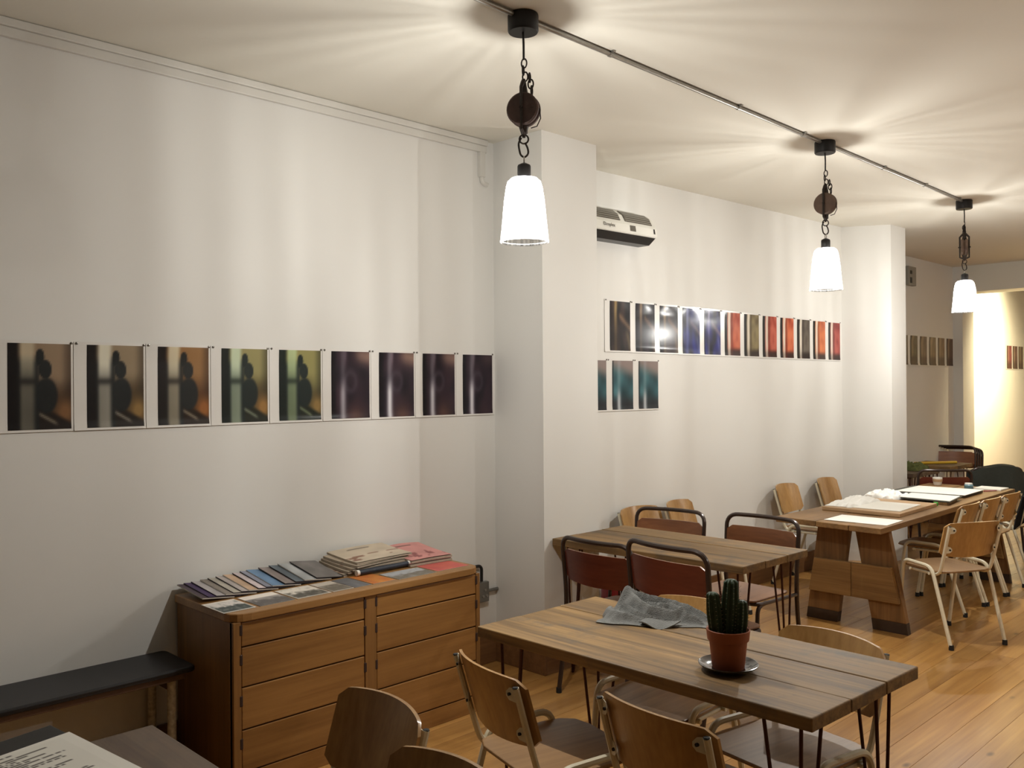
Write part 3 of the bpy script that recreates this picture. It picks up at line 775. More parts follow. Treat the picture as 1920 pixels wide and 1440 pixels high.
for (y0, y1) in ((1.759, 2.370), (2.438, 3.061)):
    for (z0, z1) in rows:
        dr = cb_(-3.88, XF - 0.002, y0 + 0.001, y1 - 0.001, z0, z1).build('drawer', 'oak_front', cab, bevel=0.003)
        for ys in (y0 - 0.003, y1 + 0.003):
            zc = z0 + (z1 - z0) * 0.70
            MB().bb(XF - 0.02 - cx, XF + 0.0012 - cx, ys - 0.008 - cy, ys + 0.008 - cy, zc - 0.024, zc + 0.022).build('finger_slot', 'slot_dark', dr, bevel=0.004)

# ---- things lying on the chest
ZT = 0.747
def cover(label, cat, group, w, d, t, fn, loc, rz=0.0, tilt=(0.0, 0.0), pages='magazine_pages', name='booklet', res=(12, 12), mat='print_matt'):
    """w along local y, d along local x (front edge +x); printed cover on top"""
    o = thing(name, label, cat, loc, 0, group)
    o.rotation_euler = (tilt[0], tilt[1], rz)
    MB().bb(-d / 2, d / 2, -w / 2, w / 2, 0, t).build('pages', pages, o)
    ink_grid('cover', mat, o, w, d, fn, lambda u, v: (d / 2 - d * v, -w / 2 + w * u, t + 0.0004), *res)
    return o

def flat(c, c2=None, k=3.0, seed=0.0):
    c2 = c2 or tuple(max(0, q - 30) for q in c)
    return lambda u, v: mixc(c, c2, 0.5 + 0.9 * noise.noise(Vector((u * k, v * k, seed))))
def photo(border, ground, sky, b0=0.1, b1=0.3, seed=0.0):
    def f(u, v):
        if u < b0 or u > 1 - b0 or v < b0 or v > 1 - b1: return border
        n_ = noise.noise(Vector((u * 6, v * 6, seed))) + 0.5 * noise.noise(Vector((u * 14, v * 14, seed)))
        return mixc(ground, sky, sst(0.35, 0.65, v + 0.15 * n_) + 0.5 * n_)
    return f

ordn = ('first', 'second', 'third', 'fourth', 'fifth', 'sixth', 'seventh', 'eighth', 'ninth', 'tenth', 'eleventh', 'twelfth', 'thirteenth', 'fourteenth')
bk_y = (1.722, 1.752, 1.787, 1.830, 1.866, 1.905, 1.940, 1.988, 2.026, 2.058, 2.122, 2.178, 2.226, 2.292)
bk_c = ((70, 58, 66), (58, 44, 74), (156, 150, 150), (120, 112, 104), (148, 142, 132), (150, 142, 138), (168, 142, 118), (172, 160, 160), (118, 120, 132), (92, 116, 142), (126, 116, 112), (86, 94, 100), (150, 152, 152), (104, 100, 98))
bk_n = ('dark mauve', 'violet black', 'pale grey', 'grey brown', 'stone grey', 'light grey', 'peach', 'pinkish white', 'slate', 'steel blue', 'taupe', 'charcoal', 'silver grey', 'dark grey')
bw_, bd_ = 0.15, 0.255
for i, y in enumerate(bk_y):
    lift = 0.02 + 0.0018 * i
    o = cover('%s booklet, %s from the left in the fanned row on the chest' % (bk_n[i], ordn[i]), 'booklet', 'fanned booklets at the back of the chest', bw_, bd_, 0.0045,
              flat(tuple(min(245, int(q * 1.28)) for q in bk_c[i]), bk_c[i], 3.0, i * 1.7), (-3.800, y + bw_ / 2, ZT + 0.010 + 0.5 * lift), 0.0, (-0.115, 0.0), pages='booklet_edge' if i % 3 else 'magazine_pages', res=(6, 6))
    o.rotation_euler = (-0.115, math.atan(lift / bd_), 0.0)

cards = [
    (1.706, 1.853, photo((240, 232, 222), (70, 78, 76), (226, 220, 214), 0.04, 0.1, 1.0), 'leftmost postcard on the chest, grey drawing on white'),
    (1.872, 2.040, photo((240, 230, 220), (96, 92, 90), (156, 150, 146), 0.0, 0.3, 2.0), 'second postcard on the chest, grey photo between two white bands'),
    (2.052, 2.226, photo((214, 206, 194), (88, 84, 76), (226, 218, 206), 0.02, 0.05, 3.0), 'third postcard on the chest, black and white street view'),
    (2.236, 2.348, photo((206, 196, 184), (112, 104, 92), (150, 142, 130), 0.02, 0.3, 4.0), 'fourth postcard on the chest, pale with thin white line'),
    (2.354, 2.446, flat((122, 122, 124), (104, 104, 108)), 'fifth card on the chest, plain slate grey'),
    (2.456, 2.584, flat((202, 134, 64), (190, 110, 60)), 'sixth card on the chest, plain orange'),
    (2.600, 2.835, photo((176, 178, 180), (118, 112, 102), (178, 180, 184), 0.0, 0.0, 6.0), 'seventh card on the chest, grey landscape photo'),
    (2.850, 3.060, flat((206, 110, 96), (196, 96, 92)), 'last card on the chest, salmon pink below the pink newspaper'),
]
for i, (y0, y1, fn, lab) in enumerate(cards):
    cover(lab, 'card', 'cards along the front of the chest', y1 - y0, 0.205 if i != 6 else 0.16, 0.0015, fn, (-3.545 + (0.03 if i == 6 else 0) , (y0 + y1) / 2, ZT + 0.0005), 0.0, name='postcard', res=(18, 14))

# newspapers: folded, slightly wavy, one object each
def newspaper(label, group, loc, rz, w, d, t, fn, lift, wav):
    o = thing('newspaper', label, 'newspaper', loc, rz, group)
    def zf(u, v): return lift * v ** 1.5 + wav * math.sin(PI * u) * (0.3 + 0.7 * v)
    n = 10; vs = []; fs = []
    for s in (0, 1):
        for j in range(n + 1):
            for i in range(n + 1):
                u, v = i / n, j / n
                vs.append((d / 2 - d * v, -w / 2 + w * u, zf(u, v) + t * s * (1 if v > 0.02 else 0.6)))
    k = (n + 1) ** 2
    for j in range(n):
        for i in range(n):
            a = j * (n + 1) + i
            fs += [(a, a + n + 1, a + n + 2, a + 1), (k + a, k + a + 1, k + a + n + 2, k + a + n + 1)]
    for i in range(n):
        a = i; fs.append((a, a + 1, k + a + 1, k + a))
        a = n * (n + 1) + i; fs.append((a, k + a, k + a + 1, a + 1))
        a = i * (n + 1); fs.append((a, k + a, k + a + n + 1, a + n + 1))
        a = i * (n + 1) + n; fs.append((a, a + n + 1, k + a + n + 1, k + a))
    MB().add(vs, fs).build('pages', 'newsprint', o, smooth=True)
    ink_grid('front_page', 'print_matt', o, w, d, fn, lambda u, v: (d / 2 - d * v, -w / 2 + w * u, zf(u, v) + t + 0.0008), 20, 20)
    return o
def npage(base, marks, seed):
    def f(u, v):
        c = mixc(base, tuple(q * 0.92 for q in base), 0.5 + noise.noise(Vector((u * 4, v * 4, seed))))
        n_ = noise.noise(Vector((u * 5, v * 7, seed + 5)))
        if 0.1 < v < 0.5 and n_ > 0.12: c = mixc(c, marks, 0.75)
        if 0.82 < v < 0.9 and 0.25 < u < 0.7: c = mixc(c, (60, 50, 46), 0.6)
        return c
    return f
def cylinder_paper(label, loc, rz, ln):
    o = thing('rolled_magazine', label, 'magazine', loc, rz)
    MB().tube([(0, -ln / 2, 0.014), (0, ln / 2, 0.014)], 0.0135, 12).build('roll', 'magazine_navy', o, smooth=True)
    for s in (-1, 1):
        MB().tube([(0, s * (ln / 2 - 0.012), 0.014), (0, s * (ln / 2 + 0.003), 0.014)], 0.0142, 12).build('roll_end', 'paper_white', o, smooth=True)
    return o
NS = 'newspapers in the centre stack on the chest'
for i in range(4):
    newspaper('folded newspaper, %s from the bottom of the centre stack on the chest' % ordn[i], NS, (-3.795, 2.63 + 0.012 * i, ZT + 0.001 + 0.0125 * i), 0.06 * (i - 1.5) + 0.05, 0.36, 0.255, 0.0105, npage((188, 172, 152), (110, 74, 60), i * 3.0), 0.022, 0.004)
cylinder_paper('dark blue rolled magazine with white ends in front of the newspaper stack', (-3.640, 2.66, ZT + 0.0045), 0.03, 0.33)
newspaper('cream newspaper with brown pictures on top of the centre stack', NS, (-3.80, 2.69, ZT + 0.052), 0.06, 0.36, 0.25, 0.010, npage((206, 190, 168), (116, 74, 58), 20.0), 0.022, 0.004)
PK = 'pink newspapers at the right end of the chest'
newspaper('lower pink newspaper at the right end of the chest', PK, (-3.765, 2.955, ZT + 0.003), -0.05, 0.27, 0.31, 0.016, npage((204, 140, 132), (140, 84, 84), 31.0), 0.02, 0.004)
newspaper('upper pink newspaper with a dark curved picture at the right end of the chest', PK, (-3.765, 2.960, ZT + 0.020), -0.03, 0.265, 0.30, 0.014, npage((216, 152, 146), (130, 74, 76), 37.0), 0.026, 0.008)

# ------------------------------------------------------------------ bench on the left
be = thing('wall_bench', 'long low bench with black padded top along the near wall', 'bench', (-3.79, 0.2, 0))
MB().prism(rrect(-0.155, 0.165, -1.9, 1.475, 0.03), 0.478, 0.503).build('pad', 'black_pad', be, bevel=0.008)
MB().prism(rrect(-0.145, 0.150, -1.88, 1.44, 0.02), 0.452, 0.478).build('seat_board', 'bench_wood', be, bevel=0.003)
for yy in (-1.6, -0.1, 1.395):
    for xx in (-0.11, 0.095):
        MB().tube([(xx, yy, 0.0), (xx, yy, 0.452)], 0.018, 12).build('leg', 'bench_leg_paint', be, smooth=True)
    MB().bb(-0.11, 0.095, yy - 0.012, yy + 0.012, 0.40, 0.452).build('crosspiece', 'bench_wood', be)

# ------------------------------------------------------------------ plank tables on hairpin legs
def lerp(a, b_, t): return (a[0] + (b_[0] - a[0]) * t, a[1] + (b_[1] - a[1]) * t)
def hairpin(t, at, d1, d2, h, mat):
    """three-rod hairpin leg: d1, d2 directions along the edges"""
    a = Vector((at[0], at[1], 0)); d1 = Vector((*d1, 0)); d2 = Vector((*d2, 0))
    ft = a + (d1 + d2) * 0.025
    mb = MB()
    tops = [a + (d1 + d2) * 0.01, a + d1 * 0.125 + d2 * 0.005, a + d2 * 0.125 + d1 * 0.005]
    for k, p in enumerate(tops):
        off = (p - a) * 0.10
        mb.tube(fillet([p + Vector((0, 0, h)), ft + off + Vector((0, 0, 0.012)), ft + Vector((0, 0, 0.006))], 0.01, 3), 0.0058, 8)
    c = a + (d1 + d2) * 0.055
    mb.prism([tuple((a - (d1 + d2) * 0.01)[:2]), tuple((a + d1 * 0.14 - d2 * 0.01)[:2]), tuple((a + d2 * 0.14 - d1 * 0.01)[:2])], h - 0.004, h)
    return mb.build('hairpin_leg', mat, t, smooth=True)

def plank_table(label, FL, FR, BR, BL, n, mat, zt=0.74, th=0.042, lm='hairpin_metal', gap=0.0025, inset=0.055):
    c = ((FL[0] + FR[0] + BR[0] + BL[0]) / 4, (FL[1] + FR[1] + BR[1] + BL[1]) / 4)
    sub = lambda p: (p[0] - c[0], p[1] - c[1])
    FL, FR, BR, BL = map(sub, (FL, FR, BR, BL))
    t = thing('plank_table', label, 'table', (c[0], c[1], 0))
    for i in range(n):
        a, b_ = i / n, (i + 1) / n
        e = gap / 2 / max(0.1, math.hypot(BL[0] - FL[0], BL[1] - FL[1]))
        q = [lerp(FL, BL, a + e), lerp(FR, BR, a + e), lerp(FR, BR, b_ - e), lerp(FL, BL, b_ - e)]
        MB().prism(q, zt - th, zt - 0.0015 * (i % 2)).build('plank', mat, t, bevel=0.004)
    for xx in (0.2, 0.8):
        p, q = lerp(FL, FR, xx), lerp(BL, BR, xx)
        MB().bb(p[0] - 0.03, p[0] + 0.03, p[1] + 0.10, q[1] - 0.10, zt - th - 0.02, zt - th).build('batten', 'trestle_leg', t)
    for (p, d1, d2) in ((FL, (1, 0), (0, 1)), (FR, (-1, 0), (0, 1)), (BR, (-1, 0), (0, -1)), (BL, (1, 0), (0, -1))):
        hairpin(t, (p[0] + (d1[0] + d2[0]) * inset, p[1] + (d1[1] + d2[1]) * inset), d1, d2, zt - th, lm)
    return t
plank_table('weathered three-plank table on hairpin legs holding the cactus and grey cloth', (-2.449, 2.213), (-1.131, 2.225), (-1.100, 2.871), (-2.435, 2.880), 3, 'table_plank', zt=T1Z, th=0.040)
plank_table('brown plank table on hairpin legs between four dark tube chairs, end against the pillar', (-3.534, 3.790), (-2.306, 3.836), (-2.293, 4.480), (-3.536, 4.462), 3, 'table_plank', zt=T1Z, th=0.040)
plank_table('dark plank table in the lower left corner with the clipboard menu', (-2.362, -0.10), (-1.15, -0.10), (-1.15, 0.976), (-2.362, 0.968), 4, 'left_table_plank', zt=T1Z, th=0.040)

# ------------------------------------------------------------------ clipboard menu
e1 = Vector((0.974, 0.228, 0)); e2 = Vector((0.228, -0.974, 0))
mn = thing('clipboard_menu', 'white printed menu sheet on a black clipboard on the dark table', 'menu', (-2.345, 0.71, T1Z))
sl = -0.085
def mp(a, b_, z): return e1 * a + e2 * b_ + Vector((0, 0, 0.066 + sl * a + z))
def slab(a0, a1, b0, b1, z0, z1):
    vs = [mp(a, b_, z) for z in (z0, z1) for b_ in (b0, b1) for a in (a0, a1)]
    return MB().add(vs, [(0, 2, 3, 1), (4, 5, 7, 6), (0, 1, 5, 4), (2, 6, 7, 3), (0, 4, 6, 2), (1, 3, 7, 5)])
slab(0.0, 0.62, 0.0, 0.36, 0.0, 0.006).build('clipboard', 'board_black', mn, bevel=0.002)
slab(0.070, 0.62, -0.006, 0.35, 0.0062, 0.0072).build('sheet', 'paper_white', mn)
rng2 = random.Random(3)
lines = [[(rng2.uniform(0.05, 0.12), rng2.uniform(0.45, 0.92)) if rng2.random() > 0.12 else None for _ in range(2)] for _ in range(60)]
def menu_ink(u, v):
    r = int(v * 60); fr = v * 60 - r
    L_ = lines[min(r, 59)][0]
    if L_ and 0.25 < fr < 0.8 and L_[0] < u < L_[1] and noise.noise(Vector((u * 90, r * 3.0, 0))) > -0.22: return (112, 108, 102)
    return (234, 231, 222)
ink_grid('menu_text', 'print_matt', mn, 1, 1, menu_ink, lambda u, v: mp(0.085 + 0.525 * v, 0.335 - 0.31 * u, 0.0078), 70, 180)
MB().tube([mp(0.03, 0.15, 0.012), mp(0.03, 0.23, 0.012)], 0.008).build('clip', 'steel', mn, smooth=True)
MB().add([mp(0.02, 0.05, 0.0), mp(0.02, 0.31, 0.0), mp(0.06, 0.31, 0.0), mp(0.06, 0.05, 0.0)] + [Vector((q.x, q.y, 0.0005)) for q in (mp(0.02, 0.05, 0), mp(0.02, 0.31, 0), mp(0.06, 0.31, 0), mp(0.06, 0.05, 0))],
         [(0, 1, 2, 3), (7, 6, 5, 4), (0, 4, 5, 1), (1, 5, 6, 2), (2, 6, 7, 3), (3, 7, 4, 0)]).build('stand', 'board_black', mn)

# ------------------------------------------------------------------ cream tube chairs
def curved_panel(half, zb, zt, y_end, depth, tilt, th, drop_top, drop_bot, nu=16, nv=5, corner=0.16, bow_top=0.0):
    """bent plywood panel, front towards +y; ends further forward than the middle"""
    def zlim(s):
        k = max(0.0, (abs(s) - (1 - corner)) / corner)
        return zb + drop_bot * (s * s) + 0.022 * k * k, zt - drop_top * (s * s) - 0.022 * k * k
    vs = []
    for side in (0, 1):
        for j in range(nv + 1):
            for i in range(nu + 1):
                s = -1 + 2 * i / nu
                lo_, hi_ = zlim(s)
                z = lo_ + (hi_ - lo_) * j / nv
                y = y_end - depth * (1 - s * s) - tilt * (z - zb)
                vs.append((half * s, y + (th if side else 0), z))
    k = (nu + 1) * (nv + 1); fs = []
    for j in range(nv):
        for i in range(nu):
            a = j * (nu + 1) + i
            fs += [(a, a + 1, a + nu + 2, a + nu + 1), (k + a, k + a + nu + 1, k + a + nu + 2, k + a + 1)]
    for i in range(nu):
        fs += [(i, k + i, k + i + 1, i + 1)]
        a = nv * (nu + 1) + i; fs += [(a, a + 1, k + a + 1, k + a)]
    for j in range(nv):
        a = j * (nu + 1); fs += [(a, a + nu + 1, k + a + nu + 1, k + a)]
        a += nu; fs += [(a, k + a, k + a + nu + 1, a + nu + 1)]
    return vs, fs

def make_cream_chair(label, loc, rz, scale=1.0):
    t = thing('school_chair', label, 'chair', loc, rz, 'cream tube chairs with bent plywood seats', scale)
    sp_ = []
    nx, ny = 10, 10
    # seat: rounded, slightly dished plywood
    poly = [(-0.175, -0.135), (-0.125, -0.155), (0.125, -0.155), (0.175, -0.135), (0.195, -0.09), (0.205, 0.12), (0.198, 0.19), (0.165, 0.235), (0.10, 0.252), (-0.10, 0.252), (-0.165, 0.235), (-0.198, 0.19), (-0.205, 0.12), (-0.195, -0.09)]
    MB().prism(poly, 0.446, 0.458).build('seat', 'ply_seat', t, bevel=0.004)
    vs, fs = curved_panel(0.206, 0.548, 0.775, -0.138, 0.052, 0.29, 0.010, 0.010, 0.012)
    MB().add(vs, fs).build('backrest', 'ply', t, smooth=True)
    for s in (-1, 1):
        up = fillet([(s * 0.192, -0.219, 0.748), (s * 0.190, -0.166, 0.56), (s * 0.186, -0.125, 0.432), (s * 0.186, 0.12, 0.432)], [0.1, 0.05], 5)
        MB().tube(up, 0.0105, 8).build('upright', 'cream_metal', t, smooth=True)
        MB().lathe([(0.0, 0.004), (0.008, 0.003), (0.0098, 0.0), (0.0, 0.0)], 8, Matrix.Translation((s * 0.192, -0.220, 0.748))).build('end_plug', 'rubber', t, smooth=True)
        hp = fillet([(s * 0.200, 0.235, 0.014), (s * 0.212, 0.165, 0.487), (s * 0.212, -0.085, 0.480), (s * 0.202, -0.232, 0.014)], 0.055, 6)
        MB().tube(hp, 0.0118, 8).build('leg_hoop', 'cream_metal', t, smooth=True)
        for yy in (0.235, -0.233):
            MB().lathe([(0.0, 0.03), (0.0145, 0.03), (0.0155, 0.0), (0.0, 0.0)], 10, Matrix.Translation((s * 0.200, yy, 0.0))).build('foot', 'rubber', t, smooth=True)
        for (zz_, yy) in ((0.725, -0.214), (0.600, -0.179)):
            br = MB()
            br.prism([(0.0, -0.022), (0.022, -0.018), (0.032, -0.006), (0.032, 0.006), (0.022, 0.018), (0.0, 0.022)], -0.0015, 0.0015,
                     Matrix.Translation((s * 0.186, yy, zz_)) @ Matrix(((-s, 0, 0, 0), (-0.45, 0, 1, 0), (0, 1, 0, 0), (0, 0, 0, 1))))
            pb = br.build('bracket', 'cream_metal', t)
            MB().tube([(s * 0.166, yy - 0.016, zz_), (s * 0.166, yy - 0.007, zz_)], 0.005, 8).build('bolt', 'rubber', pb, smooth=True)
    for yy in (0.11, -0.06):
        MB().tube([(-0.212, yy, 0.434), (0.212, yy, 0.434)], 0.009, 8).build('crossbar', 'cream_metal', t, smooth=True)
    return t

D = math.radians
C0 = make_cream_chair('cream tube chair at the near left of the cactus table, turned slightly', (-2.033, 2.135, 0), D(-14), 1.03)
dup(C0, 'cream tube chair at the near right of the cactus table, back to the viewer', (-1.462, 2.205, 0), D(-5.5), 1.02)
dup(C0, 'cream tube chair at the far right of the cactus table behind its end', (-1.473, 2.775, 0), D(170.4))
dup(C0, 'cream tube chair at the far side of the cactus table behind the grey cloth', (-2.05, 2.86, 0), D(181))
dup(C0, 'cream tube chair nearest the chest of drawers, facing the dark corner table', (-2.05, 1.265, 0), D(175), 1.03)
dup(C0, 'cream tube chair at the bottom edge of the picture, facing the dark corner table', (-1.575, 1.125, 0), D(179), 1.03)
dup(C0, 'cream tube chair pulled out at an angle at the near corner of the trestle table', (-2.152, 6.15, 0), D(61))
dup(C0, 'first cream tube chair pushed under the right side of the trestle table', (-2.50, 6.95, 0), D(91))
dup(C0, 'second cream tube chair pushed under the right side of the trestle table', (-2.49, 7.40, 0), D(90))
dup(C0, 'third cream tube chair pushed under the right side of the trestle table', (-2.48, 7.845, 0), D(90))
dup(C0, 'cream tube chair against the alcove wall nearest the pillar', (-3.645, 5.04, 0), D(-92), 1.05)
dup(C0, 'second cream tube chair against the alcove wall behind the brown table', (-3.60, 5.50, 0), D(-78), 1.06)
dup(C0, 'cream tube chair against the alcove wall at the near end of the trestle table', (-3.555, 7.00, 0), D(-84), 1.06)
dup(C0, 'cream tube chair against the alcove wall beside the far pillar', (-3.53, 7.69, 0), D(-84), 1.06)
dup(C0, 'cream tube chair by the right picture edge under the black coat', (-2.45, 8.415, 0), D(88))

# ------------------------------------------------------------------ dark tube chairs
def make_dark_chair(label, loc, rz, scale=1.0, seat=True):
    t = thing('tube_chair', label, 'chair', loc, rz, 'dark brown tube chairs with red-brown plywood', scale)
    h = fillet([(-0.235, -0.265, 0.012), (-0.236, -0.185, 0.43), (-0.244, -0.222, 0.850), (0.244, -0.222, 0.850), (0.236, -0.185, 0.43), (0.235, -0.265, 0.012)], [0.25, 0.075, 0.075, 0.25], 7)
    # the top rail bows backwards
    h = [Vector((p.x, p.y - 0.030 * max(0, 1 - (p.x / 0.244) ** 2) * (1 if p.z > 0.80 else 0), p.z)) for p in h]
    hh = []
    for a, b_ in zip(h[:-1], h[1:]):
        hh.append(a)
        if abs(b_.x - a.x) > 0.2:
            for k in range(1, 8):
                q = a.lerp(b_, k / 8); q.y -= 0.030 * (1 - (q.x / 0.17) ** 2) * 0.9; hh.append(q)
    hh.append(h[-1])
    MB().tube(hh, 0.0128, 9).build('back_hoop', 'brown_metal', t, smooth=True)
    vs, fs = curved_panel(0.232, 0.605, 0.785, -0.196, 0.036, 0.12, 0.010, 0.0, 0.014, corner=0.10)
    bk = MB().add(vs, fs).build('backrest', 'ply_red', t, smooth=True)
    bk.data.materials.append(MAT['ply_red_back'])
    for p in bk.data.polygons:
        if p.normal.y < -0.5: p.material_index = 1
    MB().prism(rrect(-0.215, 0.215, -0.17, 0.215, 0.05), 0.447, 0.459).build('seat', 'ply_red_seat', t, bevel=0.004)
    fr = fillet([(-0.238, -0.188, 0.437), (-0.226, 0.19, 0.437), (0.226, 0.19, 0.437), (0.238, -0.188, 0.437)], 0.06, 6)
    MB().tube(fr, 0.0115, 8).build('seat_rail', 'brown_metal', t, smooth=True)
    for s in (-1, 1):
        MB().tube(fillet([(s * 0.222, 0.10, 0.437), (s * 0.222, 0.185, 0.425), (s * 0.232, 0.225, 0.012)], 0.05, 6), 0.0118, 8).build('front_leg', 'brown_metal', t, smooth=True)
        for yy, xx in ((0.225, 0.232), (-0.265, 0.235)):
            MB().lathe([(0.0, 0.028), (0.0145, 0.028), (0.0155, 0.0), (0.0, 0.0)], 10, Matrix.Translation((s * xx, yy, 0))).build('foot', 'rubber', t, smooth=True)
    return t

D0 = make_dark_chair('dark tube chair nearest the pillar, back to the viewer, red-brown panel', (-3.045, 3.83, 0), D(-1))
dup(D0, 'dark tube chair with its back to the viewer directly behind the cactus', (-2.515, 3.765, 0), D(-7), 1.06)
dup(D0, 'dark tube chair on the wall side of the brown table near the pillar', (-3.40, 4.61, 0), D(190))
dup(D0, 'dark tube chair on the wall side of the brown table, nearer the trestle table', (-2.79, 4.63, 0), D(178), 1.02)
dup(D0, 'dark tube chair at the far end of the trestle table, angled away', (-3.26, 8.98, 0), D(40))
GS = 'dark tube chairs stacked in the back room'
for i in range(4):
    o = dup(D0, '%s chair of the tilted stack behind the back room table' % ('front', 'second', 'third', 'rearmost')[i], (-3.93 + 0.0 * i, 11.60 - 0.085 * i, 0.0 + 0.014 * i), D(196)); o['group'] = GS

# ------------------------------------------------------------------ long trestle table
tt = thing('trestle_table', 'long heavy timber trestle table covered with papers', 'table', (-2.80, 7.2, 0))
ox, oy = -2.80, 7.2
A0 = (-3.177 - ox, 5.731 - oy); A1 = (-2.407 - ox, 5.684 - oy); A2 = (-2.455 - ox, 8.60 - oy); A3 = (-3.19 - ox, 8.60 - oy)
for i in range(3):
    a, b_ = (0.0, 0.40, 0.71)[i] + 0.003, (0.40, 0.71, 1.0)[i] - 0.003
    q = [lerp(A0, A1, a), lerp(A0, A1, b_), lerp(A3, A2, b_), lerp(A3, A2, a)]
    MB().prism(q, 0.702, 0.741 - 0.002 * (i % 2)).build('plank', 'trestle_plank', tt, bevel=0.004)
def lean(xb0, xb1, xt0, xt1, y0, y1, z0, z1):
    vs = [(xb0 - ox, y0 - oy, z0), (xb1 - ox, y0 - oy, z0), (xb1 - ox, y1 - oy, z0), (xb0 - ox, y1 - oy, z0), (xt0 - ox, y0 - oy, z1), (xt1 - ox, y0 - oy, z1), (xt1 - ox, y1 - oy, z1), (xt0 - ox, y1 - oy, z1)]
    return MB().add(vs, [(3, 2, 1, 0), (4, 5, 6, 7), (0, 1, 5, 4), (1, 2, 6, 5), (2, 3, 7, 6), (3, 0, 4, 7)])
for (ya, yb, s) in ((5.99, 6.04, 1), (8.13, 8.17, 1)):
    lean(-3.070, -2.840, -2.985, -2.752, ya, yb, 0.075, 0.70).build('leg_board', 'trestle_leg', tt, bevel=0.003)
    lean(-2.608, -2.372, -2.724, -2.490, ya, yb, 0.075, 0.70).build('leg_board', 'trestle_leg', tt, bevel=0.003)
    f0, f1 = (ya - 0.035, ya - 0.001) if s > 0 else (yb + 0.001, yb + 0.035)
    lean(-3.046, -2.735, -3.004, -2.735, f0, f1, 0.205, 0.440).build('cross_board', 'trestle_cross', tt, bevel=0.003)
    lean(-2.732, -2.407, -2.732, -2.458, f0, f1, 0.205, 0.440).build('cross_board', 'trestle_cross', tt, bevel=0.003)
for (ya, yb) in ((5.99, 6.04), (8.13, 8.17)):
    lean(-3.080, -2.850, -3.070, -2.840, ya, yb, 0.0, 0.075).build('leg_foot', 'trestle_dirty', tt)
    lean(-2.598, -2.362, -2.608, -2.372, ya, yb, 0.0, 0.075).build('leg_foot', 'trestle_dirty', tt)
MB().bb(-2.86 - ox, -2.60 - ox, 6.04 - oy, 8.13 - oy, 0.655, 0.70).build('stretcher', 'trestle_leg', tt)

# ---- things on the trestle table
ZR = 0.742
def sheet(name, label, cat, poly, z, th, mat, group=None, bevel=0.0):
    c = (sum(p[0] for p in poly) / 4, sum(p[1] for p in poly) / 4)
    o = MB().prism([(p[0] - c[0], p[1] - c[1]) for p in poly], 0, th).build(name, mat, bevel=bevel)
    o.location = (c[0], c[1], z)
    return tag(o, label, cat, group)
sheet('paper_sheet', 'single white paper sheet at the near end of the trestle table', 'paper', [(-2.85, 5.80), (-2.43, 5.83), (-2.44, 6.12), (-2.86, 6.10)], ZR, 0.002, 'paper_white', 'papers on the trestle table')
sheet('drawing_board', 'pale wooden board under crumpled tissue on the trestle table', 'board', [(-3.08, 6.24), (-2.51, 6.24), (-2.53, 6.98), (-3.10, 6.98)], ZR, 0.026, 'board_wood', bevel=0.003)
sheet('paper_sheet', 'white paper sheet lying on the pale wooden board', 'paper', [(-2.93, 6.32), (-2.55, 6.34), (-2.58, 6.80), (-2.95, 6.78)], ZR + 0.027, 0.003, 'paper_white', 'papers on the trestle table')
def tissue(label, loc, sx, sy, h, seed, mat='tissue', name='tissue_paper', cat='paper', n=26, group=None, edge=0.35, power=1.0, k1=2.3):
    """crumpled sheet: a height field that comes down to the surface at its rim, with an underside"""
    o = thing(name, label, cat, loc, 0, group)
    top = []
    for j in range(n + 1):
        for i in range(n + 1):
            u, v = -1 + 2 * i / n, -1 + 2 * j / n
            q = Vector((u * k1, v * k1, seed))
            rid = 1 - abs(noise.noise(q)) * 2.2
            rid2 = 1 - abs(noise.noise(q * 2.3 + Vector((3, 1, 7)))) * 2.0
            m_ = max(0.0, 1 - max(abs(u), abs(v)) ** 2) ** edge
            z = h * m_ * max(0.05, 0.6 * max(0, rid) ** power + 0.3 * rid2 + 0.12)
            wob = 0.08 * noise.noise(Vector((u * 2, v * 2, seed + 9)))
            top.append((sx * (u + wob) , sy * (v + 0.1 * noise.noise(Vector((u * 2, v * 2, seed + 4)))), max(0.002, z)))
    k = len(top); vs = top + [(p[0], p[1], max(0.0005, p[2] - 0.003)) for p in top]; fs = []
    for j in range(n):
        for i in range(n):
            a = j * (n + 1) + i
            fs += [(a, a + 1, a + n + 2, a + n + 1), (k + a, k + a + n + 1, k + a + n + 2, k + a + 1)]
    for i in range(n):
        fs += [(i, k + i, k + i + 1, i + 1), (n * (n + 1) + i, n * (n + 1) + i + 1, k + n * (n + 1) + i + 1, k + n * (n + 1) + i)]
        a = i * (n + 1); fs += [(a, a + n + 1, k + a + n + 1, k + a), (a + n, k + a + n, k + a + 2 * n + 1, a + 2 * n + 1)]
    MB().add(vs, fs).build('crumpled_sheet', mat, o, smooth=True)
    return o
tissue('crumpled white tissue standing up at the left of the pale board', (-2.985, 6.56, ZR + 0.027), 0.10, 0.26, 0.055, 2.2, group='tissue on the trestle table', k1=1.3)
tissue('second crumpled white tissue behind the pale board', (-3.02, 7.22, ZR), 0.13, 0.16, 0.080, 5.1, group='tissue on the trestle table', k1=1.3)
sheet('portfolio_board', 'dark grey board lying under the large pale sheet on the trestle table', 'board', [(-3.14, 7.50), (-2.58, 7.56), (-2.58, 8.16), (-3.14, 8.10)], ZR, 0.022, 'board_dark', bevel=0.002)
sheet('paper_sheet', 'large pale sheet on the dark board near the far end of the trestle table', 'paper', [(-3.08, 7.56), (-2.545, 7.62), (-2.56, 8.12), (-3.08, 8.07)], ZR + 0.023, 0.003, 'paper_white', 'papers on the trestle table')
